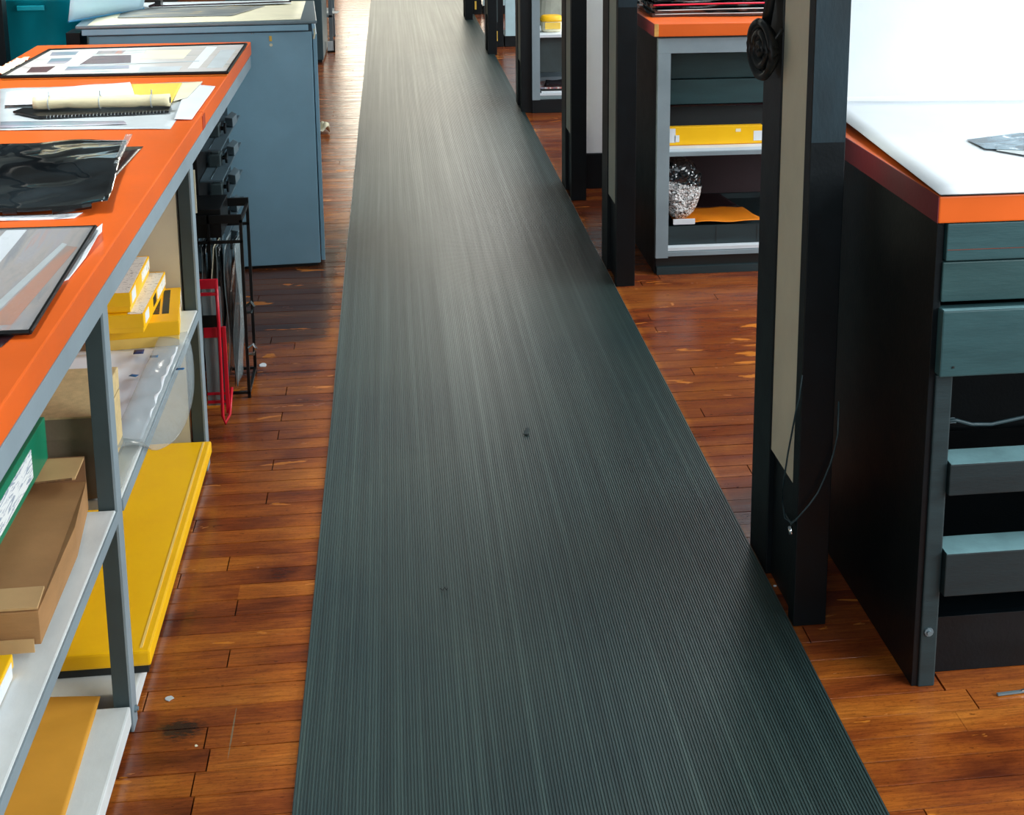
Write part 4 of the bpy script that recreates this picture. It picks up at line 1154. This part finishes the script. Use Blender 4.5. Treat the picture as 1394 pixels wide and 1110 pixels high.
tray_parts(t0, False, 0.001, 0.3)
for i, (z_, red, dx, lab) in enumerate(((0.9795, False, 0.01, 'second black tray from the bottom on the orange-topped unit'),
                                        (0.9985, True, -0.005, 'third black tray with red edge on the orange-topped unit'),
                                        (1.0185, False, 0.012, 'fourth black tray of the stack on the orange-topped unit'),
                                        (1.0395, True, 0.0, 'topmost black tray with bright red edge on the orange-topped unit'))):
    t = thing('film_tray', lab, 'tray', (1.25 + dx, 5.40 + 0.01 * i, z_), 0, 'trays stacked on the shelving unit')
    tray_parts(t, red, 0.002, 0.3 + i * 0.15)
k = thing('partition_board', 'white board standing behind the grey shelving unit with orange top', 'board', (0.98, 5.83, 0.0))
MB().box(0.0, 1.9, 0.0, 0.02, 0.9, 2.3).obj('board', WHITE, k, 0.002)
MB().box(0.0, 0.04, 0.0, 0.02, 0.0, 0.9).box(1.86, 1.9, 0.0, 0.02, 0.0, 0.9).obj('leg', BLACK, k, 0.002)

PANELW = M('bright_white_panel', (250, 252, 254), 0.5, var=0.02)
# white panel bay
k = thing('white_panel', 'tall white panel on a black base between two black posts', 'panel', (0.872, 6.44, 0))
MB().box(0.0, 0.9, 0.0, 0.02, 0.17, 2.3).obj('panel', PANELW, k, 0.002)
MB().box(0.0, 0.9, -0.01, 0.03, 0.0, 0.168).obj('base', BLACK, k, 0.002)

# far shelf unit
U = thing('shelving_unit', 'distant grey shelf unit holding a yellow-lidded tub, right of the aisle', 'shelf unit', (0.84, 8.37, 0))
MB().box(0.0, 0.048, 0.0, 0.025, 0.081, 1.3).obj('stile', GREY, U, 0.001)
MB().box(0.0, 0.02, 0.03, 0.66, 0.0, 1.3).obj('side_panel', DKGREY, U, 0.001)
MB().box(0.02, 0.9, 0.02, 0.66, 0.105, 0.118).obj('shelf', WHITE, U, 0.001)
MB().box(0.02, 0.9, 0.004, 0.66, 0.462, 0.480).obj('shelf', WHITE, U, 0.001)
MB().box(0.02, 0.9, 0.10, 0.12, 0.235, 0.46).obj('drawer_front', DKGREY, U, 0.002)
MB().box(0.0, 0.9, 0.006, 0.03, 0.0, 0.08).obj('plinth', BLACK, U, 0.001)
MB().box(0.02, 0.9, 0.64, 0.66, 0.08, 1.3).obj('back_panel', GREY, U, 0.001)
k = thing('food_tub', 'oval cream tub with yellow lid on the distant grey shelf', 'tub', (0.975, 8.52, 0.481))
def oval(rx, ry, zz, n=22): return [(rx * math.copysign(abs(math.cos(a)) ** 0.7, math.cos(a)), ry * math.copysign(abs(math.sin(a)) ** 0.7, math.sin(a)), zz) for a in [2 * math.pi * i / n for i in range(n)]]
def loft(levels):
    vv, ff = [], []
    for l in levels: vv += oval(*l)
    n = 22
    for j in range(len(levels) - 1):
        for i in range(n): ff.append((j * n + i, j * n + (i + 1) % n, (j + 1) * n + (i + 1) % n, (j + 1) * n + i))
    ff += [tuple(range(n))[::-1], tuple(range((len(levels) - 1) * n, len(levels) * n))]
    return MB().add(vv, ff)
loft([(0.055, 0.045, 0), (0.064, 0.054, 0.01), (0.068, 0.058, 0.068)]).obj('tub', PAPERC, k, smooth=True)
loft([(0.072, 0.062, 0.066), (0.072, 0.062, 0.076), (0.060, 0.05, 0.096), (0.05, 0.04, 0.100)]).obj('lid', YBOX, k, smooth=True)
MB().box(-0.045, 0.05, -0.0585, -0.056, 0.02, 0.06).obj('label', PAPERY, k, 0.001)
k = thing('paper_bag', 'rumpled grey bag behind the yellow-lidded tub on the distant shelf', 'bag', (1.03, 8.86, 0.481))
loft([(0.10, 0.07, 0), (0.12, 0.085, 0.06), (0.11, 0.08, 0.14), (0.10, 0.07, 0.22), (0.06, 0.03, 0.28)]).obj('bag_body', M('grey_kraft', (150, 150, 138), 0.8, var=0.2), k)
k = thing('magazine_pile', 'flat pile of pale printed sheets on the bottom shelf of the distant unit', 'magazines', (1.05, 8.50, 0.1185))
for i in range(3):
    MB().box(-0.15 - 0.004 * i, 0.16, -0.09 + 0.006 * i, 0.16, 0.011 * i, 0.011 * i + 0.0095).obj('sheet_stack', [PAPER, BLKCARD, mat_bands('printed_cover', [(0.4, (230, 230, 230)), (0.5, (190, 90, 70)), (0.6, (120, 130, 150)), (0.7, (240, 240, 240))], (30, 30, 1), 0.3, 1.0)][i], k, 0.001)
wavy('dark_folder', 'dark maroon folder on the printed sheets in the distant unit', [(0.92, 8.42, 0.153), (1.2, 8.42, 0.153), (1.2, 8.62, 0.165), (0.95, 8.62, 0.158)], FILM2, 'folder', 0.01, 0.002, 81)

# far bays
for (x0, yy, zb, lab, lab2) in ((0.77, 10.86, 0.087, 'slim pale blue-white panel in the bay beyond the far shelf unit', 'dark slatted cabinet in the bay beyond the far shelf unit'),
                                (0.74, 13.1, 0.084, 'small pale panel at the most distant bay of the aisle', 'dark cabinet at the most distant bay of the aisle')):
    k = thing('dark_cabinet', lab2, 'cabinet', (x0 + 0.01, yy + 0.40, 0))
    MB().box(0.02, 0.12, 0, 0.4, 0.0, 1.4).obj('body', BLACK, k, 0.003)
    MB().box(0.13, 1.1, 0, 0.4, 0.0, zb).obj('plinth', BLACK, k, 0.003)
    MB().box(0.035, 0.075, -0.004, 0.0, 0.20, 1.38).obj('front_slat', DKGREY, k, 0.001)
    MB().box(0.055, 0.072, -0.006, -0.002, 0.05, 0.13).obj('paper_tag', PAPERY, k, 0.0005)
    k2 = thing('white_panel', lab, 'panel', (x0 + 0.145, yy + 0.39, zb + 0.002))
    MB().box(0, 0.9, 0, 0.02, 0, 1.8).obj('panel', M('pale_blue_white', (176, 206, 214), 0.5), k2, 0.002)

# small things on the floor and the runner
def scrap(name, label, x, y, z, sc, mat, cat='debris', seed=0.0):
    k = thing(name, label, cat, (x, y, z), seed * 40)
    vv = []
    n = 9
    poly = [(sc * (0.6 + 0.5 * random.random()) * math.cos(2 * math.pi * i / n), sc * (0.5 + 0.4 * random.random()) * math.sin(2 * math.pi * i / n)) for i in range(n)]
    MB().prism(poly, 0, sc * 0.12).obj('scrap_piece', mat, k)


scrap('paint_chip', 'pale blue-white paint chip on the floorboards near the bench leg', -0.457, 2.489, 0.0003, 0.011, PAPERG, seed=1)
scrap('paper_scrap', 'tiny white paper scrap on the floor near the red stand', -0.427, 4.263, 0.0003, 0.020, PAPER, seed=2)
scrap('paper_scrap', 'tiny pale crumb on the floorboards right of the black rub mark', -0.386, 2.335, 0.0003, 0.004, PAPERC, seed=3)
scrap('paint_chip', 'tiny pale fleck at the runner edge before the nearest right post', 0.806, 2.747, 0.0003, 0.005, PAPER, seed=4)
k = thing('leaf_bit', 'tiny black twig lying on the runner nearer the camera', 'debris', (0.082, 2.814, 0.0085))
MB().tube([(-0.008, 0.004, 0), (-0.003, -0.006, 0.001), (0.001, 0.002, 0.003), (0.005, -0.006, 0.001), (0.008, 0.003, 0)], 0.0012, 5).obj('twig', BLKCARD, k)
k = thing('lint_tuft', 'small dark tuft of lint in the middle of the runner', 'debris', (0.341, 3.63, 0.008))
sheet('tuft', [(-0.010, -0.018, 0), (0.003, -0.026, 0), (0.012, 0.022, 0), (0.004, 0.030, 0)], M('grey_lint', (44, 54, 54), 0.9), k, 6, 6, 0.002, 0.0006, 2.0, freq=90)
k = thing('metal_strip', 'bright metal strip lying in a floor crack at the lower right', 'metal strip', (1.17, 2.297, 0.001), 4)
MB().box(-0.05, 0.12, -0.004, 0.003, 0, 0.004).obj('strip', STEEL, k, 0.001)
MB().box(0.0, 0.12, -0.003, 0.002, 0.004, 0.0055).obj('shiny_face', CHROME, k)
